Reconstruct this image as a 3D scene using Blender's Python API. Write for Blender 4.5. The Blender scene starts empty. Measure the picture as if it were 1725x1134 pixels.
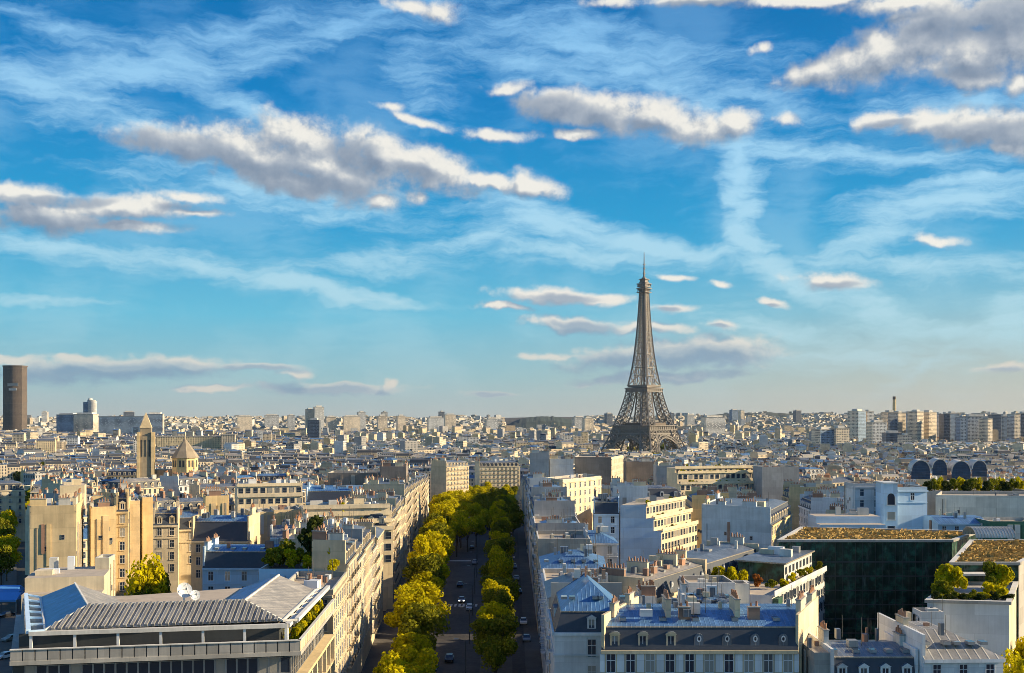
import bpy, math, random
from math import sin, cos, pi, radians, atan2, hypot, sqrt
rnd = random.Random(7)
S = bpy.context.scene
COL = S.collection
# ------------------------------------------------------------------ camera
F, HY, CX, H = 1850.0, 702.0, 862.5, 52.0      # focal (photo px), horizon row, centre column, eye height
cam = bpy.data.cameras.new('camera'); camo = bpy.data.objects.new('camera', cam); COL.objects.link(camo)
camo.location = (0, 0, H); camo.rotation_euler = (pi/2, 0, 0)
cam.sensor_width = 36; cam.lens = F/1725*36; cam.shift_y = (HY-567)/1725
cam.clip_start = 1; cam.clip_end = 60000
S.camera = camo
S.view_settings.view_transform = 'Standard'; S.view_settings.look = 'None'
S.view_settings.exposure = 0.75; S.view_settings.gamma = 1
# ------------------------------------------------------------------ sun
SUN_AZ, SUN_EL = radians(91), radians(21)      # azimuth measured from +Y towards +X
sl = bpy.data.lights.new('sun', 'SUN'); so = bpy.data.objects.new('sun', sl); COL.objects.link(so)
sl.energy = 5.0; sl.angle = radians(0.5); sl.color = (1.0, 0.80, 0.51)
so.rotation_euler = (pi/2 - SUN_EL, 0, -SUN_AZ + pi)   # refined below
sv = (sin(SUN_AZ)*cos(SUN_EL), cos(SUN_AZ)*cos(SUN_EL), sin(SUN_EL))
from mathutils import Vector, Matrix
so.rotation_euler = Vector(sv).to_track_quat('Z', 'Y').to_euler()

def lin(c):
    return tuple((x/255/12.92 if x/255 <= .04045 else ((x/255+.055)/1.055)**2.4) for x in c)

# ------------------------------------------------------------------ world: sky and clouds
W = bpy.data.worlds.new("World"); S.world = W; W.use_nodes = True
W.cycles.sampling_method = 'MANUAL'; W.cycles.sample_map_resolution = 256
nt = W.node_tree; nt.nodes.clear()
class NG:
    def __init__(s, tree): s.t = tree
    def n(s, kind, **kw):
        nd = s.t.nodes.new(kind)
        for k, v in kw.items():
            if k != 'inp': setattr(nd, k, v)
        for k, v in kw.get('inp', {}).items(): s.put(nd.inputs[k], v)
        return nd
    def put(s, sock, v):
        if isinstance(v, bpy.types.NodeSocket): s.t.links.new(v, sock)
        else: sock.default_value = v
    def m(s, op, a, b=0.0, c=0.0):
        nd = s.t.nodes.new('ShaderNodeMath'); nd.operation = op
        s.put(nd.inputs[0], a); s.put(nd.inputs[1], b); s.put(nd.inputs[2], c); return nd.outputs[0]
    def vm(s, op, a, b=(0, 0, 0)):
        nd = s.t.nodes.new('ShaderNodeVectorMath'); nd.operation = op
        s.put(nd.inputs[0], a); s.put(nd.inputs[1], b)
        return nd.outputs['Value'] if op in ('LENGTH', 'DOT_PRODUCT', 'DISTANCE') else nd.outputs[0]
    def rng(s, v, a, b, c=0.0, d=1.0, smooth=True):
        nd = s.t.nodes.new('ShaderNodeMapRange'); nd.interpolation_type = 'SMOOTHSTEP' if smooth else 'LINEAR'
        s.put(nd.inputs['Value'], v)
        for i, x in zip((1, 2, 3, 4), (a, b, c, d)): nd.inputs[i].default_value = x
        return nd.outputs[0]
    def noise(s, vec, scale, detail=4, rough=.55, dist=0, col=False):
        nd = s.t.nodes.new('ShaderNodeTexNoise'); s.t.links.new(vec, nd.inputs['Vector'])
        nd.inputs['Scale'].default_value = scale; nd.inputs['Detail'].default_value = detail
        nd.inputs['Roughness'].default_value = rough; nd.inputs['Distortion'].default_value = dist
        return nd.outputs['Color' if col else 'Fac']
    def mix(s, f, a, b, blend='MIX'):
        nd = s.t.nodes.new('ShaderNodeMix'); nd.data_type = 'RGBA'; nd.blend_type = blend
        s.put(nd.inputs[0], f)
        for i, x in ((6, a), (7, b)):
            if isinstance(x, bpy.types.NodeSocket): s.t.links.new(x, nd.inputs[i])
            else: nd.inputs[i].default_value = (*x, 1) if len(x) == 3 else x
        return nd.outputs[2]
    def ramp(s, f, stops):
        nd = s.t.nodes.new('ShaderNodeValToRGB'); s.t.links.new(f, nd.inputs[0])
        e = nd.color_ramp.elements
        while len(e) > 1: e.remove(e[-1])
        e[0].position = stops[0][0]; e[0].color = (*stops[0][1], 1)
        for p, c in stops[1:]:
            x = e.new(p); x.color = (*c, 1)
        return nd.outputs[0]

def azel(px, py):           # sky direction in degrees (azimuth from +Y, elevation)
    return (math.degrees(atan2(px-CX, F)), math.degrees(atan2(HY-py, hypot(F, px-CX))))
PXD = 32.3                  # photo pixels per degree near the view axis

CUM = [ # cumulus: px, py, half width, half height, rotation (deg, + = right end up)
 (305,243,100,26,-4),(420,262,110,38,-12),(505,238,80,40,-10),(540,285,135,40,-14),(640,262,80,40,-15),(720,285,95,32,-16),
 (820,305,55,14,-12),(895,312,50,20,-14),(640,338,36,16,0),(706,333,14,12,0,.62),(480,305,120,22,-12),
 (45,330,70,20,0),(75,365,100,26,-4),(200,350,120,20,3),(215,383,90,10,3),(320,332,45,9,-6,.62),(325,360,50,6,0,.62),
 (935,180,70,24,-6),(1010,190,90,30,-8),(1105,196,85,32,-12),(1180,222,60,26,-4),(1238,210,46,22,10),(968,226,42,10,-6),
 (838,228,62,9,-2,.62),(660,178,20,6,0,.62),(705,205,50,7,-20,.62),(855,148,35,9,0,.62),
 (1385,120,75,24,8),(1470,92,90,38,20),(1555,62,85,44,25),(1640,82,90,44,0),(1710,62,60,55,0),(1575,22,70,22,0),(1640,128,60,22,-10),(1708,140,30,16,0),
 (1278,80,16,8,0,.62),(1190,-6,90,14,0),(1040,2,45,9,0,.62),(1380,-2,130,12,-4),(1530,4,100,12,0),(1680,20,90,28,0),
 (1555,205,55,20,-8),(1640,212,90,30,-10),(1715,225,60,32,-12),(1482,203,38,16,0),(1330,201,20,9,0,.62),(1700,250,40,12,-10),
 (938,499,96,13,-4),(1020,505,50,9,0),(845,516,50,7,-4),(955,545,75,15,-4),(1085,552,80,10,-3),
 (1120,597,165,24,4),(1220,592,95,24,-4),(1110,635,150,10,4),(1130,518,36,8,0,.75),(1140,468,32,6,-6,.75),(1405,471,60,12,-4,.75),
 (1222,478,17,7,0,.75),(1305,511,26,8,-10,.75),(1213,550,24,8,0,.75),(1583,408,36,9,-8,.62),(1688,619,38,8,0,.75),(930,598,60,6,0,.62),
 (190,622,190,20,2),(125,604,40,9,0),(310,612,58,11,-3),(430,618,80,6,0),(500,629,26,10,0),(560,655,130,10,0),
 (661,646,14,12,0),(360,657,70,7,0),(825,666,50,6,0),(25,606,30,10,0),(745,20,30,16,0,.62),(690,14,40,10,-10,.62),
]
DRK = [ # shaded parts of the cumulus: px, py, half width, half height, rotation
 (245,240,55,22,0),(345,262,95,26,-12),(470,300,130,28,-10),(600,262,60,24,-20),(560,315,90,20,-8),(700,290,40,14,-15),(40,375,80,20,0),(160,385,90,12,4),(110,338,90,10,3),(330,352,60,8,0),
 (925,182,75,20,-4),(1010,205,45,24,-30),(1090,215,50,10,-14),(1340,105,60,18,6),(1450,60,50,14,30),(1590,45,70,26,0),(1700,30,90,40,0),(1640,120,60,14,0),(1670,222,80,20,-8),(1500,208,40,10,0),(1190,4,80,8,0),
 (945,503,75,10,-3),(985,550,75,12,-6),(1120,605,170,24,3),(1220,600,80,14,0),(1110,637,170,12,3),(1122,520,28,7,0),(1085,560,50,8,0),(1400,476,50,7,0),(1690,622,40,7,0),
 (190,630,210,22,2),(430,622,110,9,0),(540,657,160,11,0),(825,667,60,8,0),(1205,553,20,6,0),(1300,516,18,5,0),
]
CIR = [ # thin high streaks: px, py, half width, half height, rotation, strength
 (220,120,260,34,9,.75),(60,140,130,34,-12,.7),(200,205,160,30,-8,.5),(420,190,130,24,-28,.55),(600,40,260,30,20,.45),
 (540,487,200,20,-9,1.),(330,440,220,22,-6,.6),(650,500,80,16,-14,.9),(120,420,220,24,-4,.6),(60,508,120,10,2,.5),(650,440,150,22,3,.5),
 (930,375,150,40,-16,.85),(1100,412,230,22,-10,.95),(1000,430,200,24,-4,.6),(820,400,120,22,8,.6),
 (1240,262,34,50,0,.9),(1252,300,34,40,30,.8),(1246,330,26,36,-30,.75),(1262,356,30,36,-30,.8),(1250,390,30,40,25,.85),(1268,420,50,30,-30,.9),(1315,460,70,26,-35,.9),(1245,240,44,22,0,.7),(1256,345,24,110,-4,.6),(1360,490,90,22,-25,.6),
 (1600,340,180,36,4,.8),(1450,410,140,30,26,.6),(1640,300,130,16,6,.5),(1550,450,200,24,-5,.5),(1480,520,120,30,-24,.7),(1600,555,170,20,-6,.6),(1710,540,60,50,40,.7),(1560,610,90,14,38,.5),
 (1000,80,300,60,-10,.55),(1100,130,200,30,-18,.5),(1300,250,160,26,-8,.6),(1500,265,200,22,-6,.5),(1180,165,90,22,-30,.5),
 (700,120,80,50,-60,.3),(480,330,250,40,-6,.5),(1620,180,160,30,0,.5),(1300,170,100,24,-20,.5),(1450,600,250,30,0,.4),
 (380,60,220,26,14,.5),(130,60,140,22,-10,.45),(900,110,150,40,-12,.45),(1330,560,160,24,-10,.45),
]
def add_field(G, vec0, blobs, k):
    """soft union of ellipses in sky degrees: 1 at a centre, 0 on an outline, negative outside"""
    g = G.t; cur = None; vec = vec0
    if not blobs: return -2.0
    for bi, b in enumerate(blobs):
        if bi % 6 == 0 and bi:          # orders the evaluation so that few values live at once
            md = g.nodes.new('ShaderNodeVectorMath'); md.operation = 'MULTIPLY_ADD'
            g.links.new(cur, md.inputs[0]); md.inputs[1].default_value = (1e-7,)*3; g.links.new(vec0, md.inputs[2])
            vec = md.outputs[0]
        a, e = azel(b[0], b[1])
        mp = g.nodes.new('ShaderNodeMapping'); mp.vector_type = 'TEXTURE'
        mp.inputs['Location'].default_value = (a, e, 0)
        mp.inputs['Rotation'].default_value = (0, 0, radians(b[4]))
        mp.inputs['Scale'].default_value = (b[2]/PXD, b[3]/PXD, 1)
        g.links.new(vec, mp.inputs['Vector'])
        L = G.vm('LENGTH', mp.outputs[0])
        w = b[5] if len(b) > 5 else 1.0
        v = G.m('MULTIPLY_ADD', L, -w, w)
        if cur is None: cur = v
        else: cur = G.m('SMOOTH_MAX', cur, v, k) if k else G.m('MAXIMUM', cur, v)
    return cur
N = NG(nt)
tc = N.n('ShaderNodeTexCoord')
sep = N.n('ShaderNodeSeparateXYZ', inp={0: tc.outputs['Generated']})
sx, sy, sz = sep.outputs
az = N.m('MULTIPLY', N.m('ARCTAN2', sx, sy), 180/pi)
el = N.m('MULTIPLY', N.m('ARCSINE', sz), 180/pi)
cmb = N.n('ShaderNodeCombineXYZ', inp={0: az, 1: el, 2: 0.0}).outputs[0]
# noise coordinates: clouds flatten towards the horizon
fl = N.m('ADD', 1.0, N.m('DIVIDE', 5.0, N.m('MAXIMUM', N.m('ADD', el, 3.0), 1.0)))
cmbn = N.n('ShaderNodeCombineXYZ', inp={0: az, 1: N.m('MULTIPLY', el, fl), 2: 0.0}).outputs[0]
w1 = N.vm('SUBTRACT', N.noise(cmbn, .5, 3, .5, col=True), (.5, .5, .5))
warp = N.vm('ADD', cmb, N.vm('MULTIPLY', w1, (2.0, .9, 0)))
n2 = N.noise(cmbn, 1.0, 8, .60)
n3 = N.noise(N.vm('ADD', cmbn, (.25, .45, 0)), 1.0, 7, .60)
nd2 = N.m('MULTIPLY', N.m('SUBTRACT', n2, .5), 1.35); nd3 = N.m('MULTIPLY', N.m('SUBTRACT', n3, .5), 1.35)
warpo = N.vm('ADD', warp, (.35, .60, 0))
w2 = N.vm('SUBTRACT', N.noise(cmbn, .30, 4, .6, col=True), (.5, .5, .5))
warp2 = N.vm('ADD', cmb, N.vm('MULTIPLY', w2, (2.6, 1.7, 0)))
stre = N.n('ShaderNodeMapping', inp={'Vector': warp2}); stre.inputs['Scale'].default_value = (.28, 1.3, 1); stre.inputs['Rotation'].default_value = (0, 0, .12)
ns = N.noise(stre.outputs[0], 1.2, 8, .64)
veil = N.noise(warp2, .16, 3, .5)
# clear sky over elevation
elf = N.m('DIVIDE', N.m('MAXIMUM', el, 0.0), 40.0)
base = N.ramp(elf, [(0, lin((180,190,190))), (.05, lin((150,194,204))), (.13, lin((104,192,222))), (.25, lin((40,160,214))),
                   (.40, lin((0,130,200))), (.53, lin((0,112,182))), (1, lin((0,74,150)))])
azw = N.rng(az, -10, 26); lowf = N.rng(el, 9, 0)
base = N.mix(N.m('MULTIPLY', N.m('MULTIPLY', azw, lowf), .62), base, lin((205,196,178)))
st = N.n('ShaderNodeTexSky'); st.sky_type = 'NISHITA'; st.sun_disc = False
st.sun_elevation = SUN_EL; st.sun_rotation = SUN_AZ; st.air_density = 1.0; st.dust_density = .6
nish = N.n('ShaderNodeVectorMath', operation='SCALE', inp={0: st.outputs[0], 'Scale': .08}).outputs[0]
ccol = N.ramp(elf, [(0, lin((188,200,200))), (.1, lin((180,220,232))), (.3, lin((176,224,250))), (.55, lin((132,196,246))), (1, lin((100,175,238)))])
veilf = N.m('MULTIPLY', N.rng(N.m('ADD', N.m('MULTIPLY', veil, 1.3), N.m('MULTIPLY', ns, .5)), .78, 1.15), .30)
lightc = N.mix(lowf, lin((250,246,236)), lin((238,222,206)))
shadec = N.mix(N.rng(el, 8, 0), lin((130,148,170)), lin((134,156,180)))
lowc = N.rng(el, 7.5, 1.5)
TIN = [('warp', warp, 'Vector'), ('warpo', warpo, 'Vector'), ('warp2', warp2, 'Vector'), ('ns', ns, 'Float'), ('nd2', nd2, 'Float'), ('nd3', nd3, 'Float'),
       ('veilf', veilf, 'Float'), ('base', base, 'Color'), ('ccol', ccol, 'Color'), ('lightc', lightc, 'Color'), ('shadec', shadec, 'Color'), ('lowc', lowc, 'Float'), ('nish', nish, 'Color')]
def tile(cum, cir, drk):
    """one patch of sky: clear sky, thin cloud, cumulus lit from the upper right"""
    g = bpy.data.node_groups.new('sky_patch', 'ShaderNodeTree')
    for nme, _, ty in TIN: g.interface.new_socket(nme, in_out='INPUT', socket_type='NodeSocket'+ty)
    g.interface.new_socket('Shader', in_out='OUTPUT', socket_type='NodeSocketShader')
    G = NG(g); gi = g.nodes.new('NodeGroupInput'); go = g.nodes.new('NodeGroupOutput')
    I = {t[0]: gi.outputs[i] for i, t in enumerate(TIN)}
    fc = add_field(G, I['warp2'], cir, .35)
    cd = G.m('MULTIPLY_ADD', G.m('SUBTRACT', I['ns'], .52), 1.5, fc)
    cirr = G.m('MAXIMUM', G.m('MULTIPLY', G.rng(cd, -.30, .70), .92), I['veilf'])
    s_ = G.mix(cirr, I['base'], I['ccol'])
    if cum:
        f0 = add_field(G, I['warp'], cum, .3); f1 = add_field(G, I['warpo'], cum, .3)
        d0 = G.m('ADD', f0, I['nd2'])
        cov = G.m('MULTIPLY', G.m('POWER', G.rng(d0, -.38, .46), 1.25), .96)
        df = G.m('MULTIPLY', G.m('SUBTRACT', f0, f1), .62); dn = G.m('MULTIPLY', G.m('SUBTRACT', I['nd2'], I['nd3']), .75)
        dk = G.rng(G.m('ADD', add_field(G, I['warp'], drk, .3), G.m('MULTIPLY', I['nd2'], .55)), -.35, .65)
        relief = G.rng(G.m('ADD', df, dn), -.55, .46, smooth=False)
        relief = G.m('MULTIPLY', relief, G.m('MULTIPLY_ADD', dk, -.55, 1.0))
        thick = G.rng(d0, .25, 1.0)
        warm = G.mix(G.rng(relief, .40, 1.0), lin((206,210,214)), I['lightc'])
        cc = G.mix(G.rng(relief, .05, .85, smooth=False), I['shadec'], warm)
        cc = G.mix(G.m('MULTIPLY', G.m('MULTIPLY', thick, G.rng(relief, .5, .05)), .75), cc, lin((106,124,150)))
        cc = G.mix(G.m('MULTIPLY', I['lowc'], G.rng(relief, .6, .2)), cc, lin((124,150,182)))
        s_ = G.mix(G.m('MULTIPLY', cov, G.rng(I['lowc'], 0, 1, 1.0, .72)), s_, cc)
    sc = G.n('ShaderNodeVectorMath', operation='SCALE', inp={0: G.mix(.06, s_, I['nish']), 'Scale': 2**-S.view_settings.exposure}).outputs[0]
    bgn = G.n('ShaderNodeBackground', inp={0: sc, 1: 1.0})
    g.links.new(bgn.outputs[0], go.inputs[0])
    nd = nt.nodes.new('ShaderNodeGroup'); nd.node_tree = g
    for i, t in enumerate(TIN): nt.links.new(t[1], nd.inputs[i])
    return nd.outputs[0]
def ext(b, f):              # reach of a blob in degrees, rotation included
    a, e = azel(b[0], b[1]); r = radians(b[4]); x, y = b[2]/PXD*f, b[3]/PXD*f
    return a, e, hypot(x*cos(r), y*sin(r)), hypot(x*sin(r), y*cos(r))
AZC = [-26.5, -19, -12, -5, 2, 9, 16, 26.5]; ELC = [-.5, 4, 8, 12, 16.5, 23]
def inside(b, f, mx, my, a0, a1, e0, e1):
    a, e, x, y = ext(b, f); return a+x+mx > a0 and a-x-mx < a1 and e+y+my > e0 and e-y-my < e1
def switch(val, thr, lo, hi):
    mxs = nt.nodes.new('ShaderNodeMixShader'); nt.links.new(N.m('GREATER_THAN', val, thr), mxs.inputs[0])
    nt.links.new(lo, mxs.inputs[1]); nt.links.new(hi, mxs.inputs[2]); return mxs.outputs[0]
def tree(i0, i1, j0, j1):   # binary split so that only one patch is evaluated per ray
    if i1-i0 == 1 and j1-j0 == 1:
        q = (AZC[i0], AZC[i1], ELC[j0], ELC[j1])
        return tile([b for b in CUM if inside(b, 1.75, 1.3, .9, *q)], [b for b in CIR if inside(b, 2.0, 1.6, 1.1, *q)], [b for b in DRK if inside(b, 1.5, 1.2, .8, *q)])
    if i1-i0 >= j1-j0:
        k = (i0+i1)//2; return switch(az, AZC[k], tree(i0, k, j0, j1), tree(k, i1, j0, j1))
    k = (j0+j1)//2; return switch(el, ELC[k], tree(i0, i1, j0, k), tree(i0, i1, k, j1))
front = tree(0, len(AZC)-1, 0, len(ELC)-1)
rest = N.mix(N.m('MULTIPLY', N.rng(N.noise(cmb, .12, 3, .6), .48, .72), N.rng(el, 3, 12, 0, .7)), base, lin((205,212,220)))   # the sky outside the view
rest = N.vm('MULTIPLY', rest, (1.4, 1.33, 1.17))  # brighter than the sky in view, added to lift the shade
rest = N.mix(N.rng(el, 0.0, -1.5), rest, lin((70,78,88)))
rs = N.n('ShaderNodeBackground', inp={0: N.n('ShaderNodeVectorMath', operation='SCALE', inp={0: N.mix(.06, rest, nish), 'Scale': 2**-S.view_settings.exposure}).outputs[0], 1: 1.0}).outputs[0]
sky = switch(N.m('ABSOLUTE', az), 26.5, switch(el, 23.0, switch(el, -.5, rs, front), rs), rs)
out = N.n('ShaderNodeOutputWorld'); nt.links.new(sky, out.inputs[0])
S.cycles.filter_width = 0.85; S.cycles.max_bounces = 5; S.cycles.diffuse_bounces = 2; S.cycles.glossy_bounces = 2; S.cycles.transmission_bounces = 3
# ------------------------------------------------------------------ materials
MAT = {}
def newmat(name):
    m = bpy.data.materials.new(name); m.use_nodes = True; m.node_tree.nodes.clear()
    G = NG(m.node_tree); b = G.n('ShaderNodeBsdfPrincipled'); o = G.n('ShaderNodeOutputMaterial')
    m.node_tree.links.new(b.outputs[0], o.inputs[0]); MAT[name] = m
    return m, G, b
def setp(b, **k):
    for n, v in k.items():
        n = {'col': 'Base Color', 'rough': 'Roughness', 'metal': 'Metallic', 'spec': 'Specular IOR Level', 'trans': 'Transmission Weight'}.get(n, n)
        if isinstance(v, bpy.types.NodeSocket): b.id_data.links.new(v, b.inputs[n])
        else: b.inputs[n].default_value = (*v, 1) if isinstance(v, tuple) and len(v) == 3 else v
def vary(G, col, amt=.25, scale=.35, streak=True, island=True, sat=.06):
    """stained, uneven version of a colour: noise blotches, rain streaks, a shift per object and per piece"""
    geo = G.n('ShaderNodeNewGeometry'); oi = G.n('ShaderNodeObjectInfo')
    pos = geo.outputs['Position']
    n1 = G.noise(pos, scale, 4, .6)
    v = G.m('MULTIPLY_ADD', n1, amt*1.6, 1-amt*.8)
    if streak:
        mp = G.n('ShaderNodeMapping', inp={'Vector': pos}); mp.inputs['Scale'].default_value = (1.6, 1.6, .12)
        v = G.m('MULTIPLY', v, G.m('MULTIPLY_ADD', G.noise(mp.outputs[0], 1.0, 3, .6), amt*1.2, 1-amt*.6))
    if streak:              # patched render, faint joints
        ps = G.n('ShaderNodeSeparateXYZ', inp={0: pos})
        bv = G.n('ShaderNodeCombineXYZ', inp={0: G.m('MULTIPLY_ADD', ps.outputs[1], .83, ps.outputs[0]), 1: ps.outputs[2], 2: 0.0}).outputs[0]
        bk = G.n('ShaderNodeTexBrick', inp={'Vector': bv, 'Scale': 1.0}); bk.offset = .37
        for k_, c_ in (('Color1', .78), ('Color2', 1.16), ('Mortar', .66)): bk.inputs[k_].default_value = (c_, c_, c_, 1)
        for k_, v_ in (('Mortar Size', .03), ('Brick Width', 5.3), ('Row Height', 3.1), ('Bias', -.1)): bk.inputs[k_].default_value = v_
        v = G.m('MULTIPLY', v, G.m('MULTIPLY_ADD', G.n('ShaderNodeSeparateColor', inp={0: bk.outputs[0]}).outputs[0], .55, .45))
    r = G.m('MULTIPLY_ADD', oi.outputs['Random'], .22, .89)
    if island: r = G.m('MULTIPLY', r, G.m('MULTIPLY_ADD', geo.outputs['Random Per Island'], .26, .87))
    v = G.m('MULTIPLY', v, r)
    hsv = G.n('ShaderNodeHueSaturation', inp={'Value': v, 'Color': (*col, 1)})
    G.put(hsv.inputs['Saturation'], G.m('MULTIPLY_ADD', oi.outputs['Random'], sat*4, 1-sat*2))
    return hsv.outputs[0]
def plain(name, col, rough=.85, amt=.38, scale=.35, streak=True, **k):
    m, G, b = newmat(name); setp(b, col=vary(G, col, amt, scale, streak), rough=rough, **k); return m
plain('limestone', (.60,.49,.33)); plain('cream', (.72,.60,.41)); plain('white_render', (.66,.67,.67), amt=.3); plain('church_stone', (.36,.29,.20))
plain('ochre_render', (.72,.53,.28)); plain('tan_render', (.62,.48,.28)); plain('grey_render', (.40,.39,.38)); plain('grey_light', (.50,.54,.57)); plain('blue_white', (.50,.65,.80), amt=.15)  # last one: white walls with the blue of their shade put into the colour
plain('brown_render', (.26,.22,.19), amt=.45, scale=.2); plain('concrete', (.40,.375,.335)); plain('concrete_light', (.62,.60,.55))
plain('slate', (.045,.055,.075), .6, .4, 1.2, False); plain('roof_gravel', (.42,.36,.29), .95, .4, .6, False)
plain('frame_white', (.72,.73,.74), .6, .1); plain('clay', (.38,.20,.12), .9, .3, 2.0, False); plain('brick', (.34,.20,.14), .9)
plain('metal_grey', (.30,.31,.32), .5, .2, metal=.3); plain('dark_metal', (.05,.055,.06), .5, .3); plain('white_metal', (.75,.76,.77), .45, .1)
plain('bark', (.08,.06,.045), .95, .4, 2.0); plain('soil', (.10,.07,.05), .95); plain('red_cloth', (.45,.10,.08), .8)
plain('blue_cloth', (.10,.32,.72), .7, .15); plain('green_panel', (.03,.12,.075), .5, .3); plain('pale_green', (.42,.50,.40), .8)
def zinc(name, col, seam=.65, contrast=.55, rough=.42):
    m, G, b = newmat(name)
    uv = G.n('ShaderNodeUVMap').outputs[0]; sp = G.n('ShaderNodeSeparateXYZ', inp={0: uv})
    fr = G.m('FRACT', G.m('DIVIDE', sp.outputs[0], seam))
    line = G.m('MAXIMUM', G.rng(fr, .86, .93), G.rng(fr, .08, .02))
    sheet = G.noise(G.n('ShaderNodeCombineXYZ', inp={0: G.m('FLOOR', G.m('DIVIDE', sp.outputs[0], seam)), 1: G.m('FLOOR', G.m('DIVIDE', sp.outputs[1], 2.0)), 2: 0.0}).outputs[0], 3.7, 0)
    base_ = vary(G, col, .75, .45, True)
    c = G.mix(G.m('MULTIPLY', line, contrast), base_, tuple(min(1, x*1.7) for x in col))
    c = G.mix(G.m('MULTIPLY', G.rng(sheet, .42, .60), .35), c, tuple(x*.6 for x in col))
    bmp = G.n('ShaderNodeBump', inp={'Height': line, 'Strength': .9, 'Distance': .06})
    setp(b, col=c, rough=rough, metal=.25); m.node_tree.links.new(bmp.outputs[0], b.inputs['Normal'])
zinc('zinc', (.16,.19,.235)); zinc('zinc_blue', (.11,.22,.40)); zinc('zinc_pale', (.40,.36,.30)); zinc('ribbed', (.33,.32,.30), 1.25, .8, .6)
m, G, b = newmat('glass')          # window glass, some with pale curtains
oi = G.n('ShaderNodeObjectInfo'); geo = G.n('ShaderNodeNewGeometry')
rr = G.m('FRACT', G.m('ADD', G.m('MULTIPLY', oi.outputs['Random'], 7.3), geo.outputs['Random Per Island']))
c = G.mix(G.rng(rr, .80, .84), (.022,.035,.06), (.32,.31,.28))
setp(b, col=c, rough=.12, spec=.6)
m, G, b = newmat('dark_glass')     # the big dark green curtain wall
uv = G.n('ShaderNodeUVMap').outputs[0]
bt = G.n('ShaderNodeTexBrick', inp={'Vector': uv, 'Scale': 1.0}); bt.offset = 0
bt.inputs['Color1'].default_value = (.014,.028,.02,1); bt.inputs['Color2'].default_value = (.04,.06,.045,1); bt.inputs['Mortar'].default_value = (.02,.03,.025,1)
for k_, v_ in (('Mortar Size', .03), ('Brick Width', 1.5), ('Row Height', 3.2), ('Bias', -.2)): bt.inputs[k_].default_value = v_
nz = G.noise(uv, .35, 4, .7)
vs = G.n('ShaderNodeMapping', inp={'Vector': uv}); vs.inputs['Scale'].default_value = (.55, .10, 1)
c = G.mix(G.rng(nz, .45, .7), bt.outputs[0], (.05,.15,.10))  # this mottling and the streaks below are reflections painted into the colour
c = G.mix(G.m('MULTIPLY', G.rng(G.noise(vs.outputs[0], 1.0, 4, .7), .55, .72), .5), c, (.24,.30,.26))
bm_ = G.n('ShaderNodeBump', inp={'Height': G.noise(uv, .5, 2), 'Strength': .25, 'Distance': .3})
setp(b, col=c, rough=.16, spec=.35); m.node_tree.links.new(bm_.outputs[0], b.inputs['Normal'])
def facade(name, col, sx_, sy_, wx, wy, dark=(.035,.045,.065)):
    """wall with a grid of window openings for buildings too far to model each pane"""
    m, G, b = newmat(name)
    uv = G.n('ShaderNodeUVMap').outputs[0]; sp = G.n('ShaderNodeSeparateXYZ', inp={0: uv})
    u = G.m('DIVIDE', sp.outputs[0], sx_); v = G.m('DIVIDE', sp.outputs[1], sy_)
    fu = G.m('FRACT', u); fv = G.m('FRACT', v)
    mu = G.m('LESS_THAN', G.m('ABSOLUTE', G.m('SUBTRACT', fu, .5)), wx/2); mv = G.m('LESS_THAN', G.m('ABSOLUTE', G.m('SUBTRACT', fv, .5)), wy/2)
    cell = G.n('ShaderNodeTexWhiteNoise', inp={'Vector': G.n('ShaderNodeCombineXYZ', inp={0: G.m('FLOOR', u), 1: G.m('FLOOR', v), 2: 0.0}).outputs[0]}).outputs['Value']
    win = G.m('MULTIPLY', G.m('MULTIPLY', mu, mv), G.m('MULTIPLY_ADD', G.m('LESS_THAN', cell, .82), .8, .2))
    c = G.mix(win, vary(G, col, .28, .12), dark)
    setp(b, col=c, rough=G.m('MULTIPLY_ADD', win, -.55, .85))
facade('far_cream', (.70,.58,.41), 2.6, 3.1, .42, .62); facade('far_white', (.68,.66,.61), 2.8, 3.0, .46, .55)
facade('far_tan', (.56,.45,.31), 2.5, 3.1, .40, .62); facade('far_ochre', (.72,.58,.36), 2.6, 3.2, .4, .6); facade('far_grey', (.38,.37,.36), 2.4, 3.1, .44, .6)
facade('slab_white', (.62,.62,.60), 3.0, 3.0, .6, .5); facade('slab_gold', (.80,.68,.52), 3.2, 3.0, .6, .45); facade('slab_dark', (.20,.23,.27), 2.2, 3.2, .7, .7)
facade('slab_blue', (.26,.36,.48), 2.6, 3.0, .6, .55); facade('tower_brown', (.15,.12,.10), 3.0, 3.6, .55, .8, (.05,.045,.045))
plain('hill_wood', (.045,.065,.06), .95, .4, .01, False)
def foliage(name, c1, c2, tr=.35):
    m = bpy.data.materials.new(name); m.use_nodes = True; m.node_tree.nodes.clear(); MAT[name] = m
    G = NG(m.node_tree); geo = G.n('ShaderNodeNewGeometry'); oi = G.n('ShaderNodeObjectInfo')
    f = G.m('MULTIPLY_ADD', geo.outputs['Random Per Island'], .55, G.m('MULTIPLY', G.noise(geo.outputs['Position'], .35, 3), .6))
    f = G.m('MULTIPLY_ADD', oi.outputs['Random'], .25, G.m('SUBTRACT', f, .12))
    c = G.mix(f, c1, c2)
    d = G.n('ShaderNodeBsdfDiffuse', inp={0: c}); t = G.n('ShaderNodeBsdfTranslucent', inp={0: c})
    mx = G.n('ShaderNodeMixShader', inp={0: tr, 1: d.outputs[0], 2: t.outputs[0]}); o = G.n('ShaderNodeOutputMaterial', inp={0: mx.outputs[0]})
foliage('leaf_yellow', (.17,.17,.006), (.80,.68,.014), .45); foliage('leaf_green', (.05,.07,.012), (.30,.29,.02)); foliage('leaf_dark', (.02,.035,.012), (.07,.085,.02))
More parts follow.
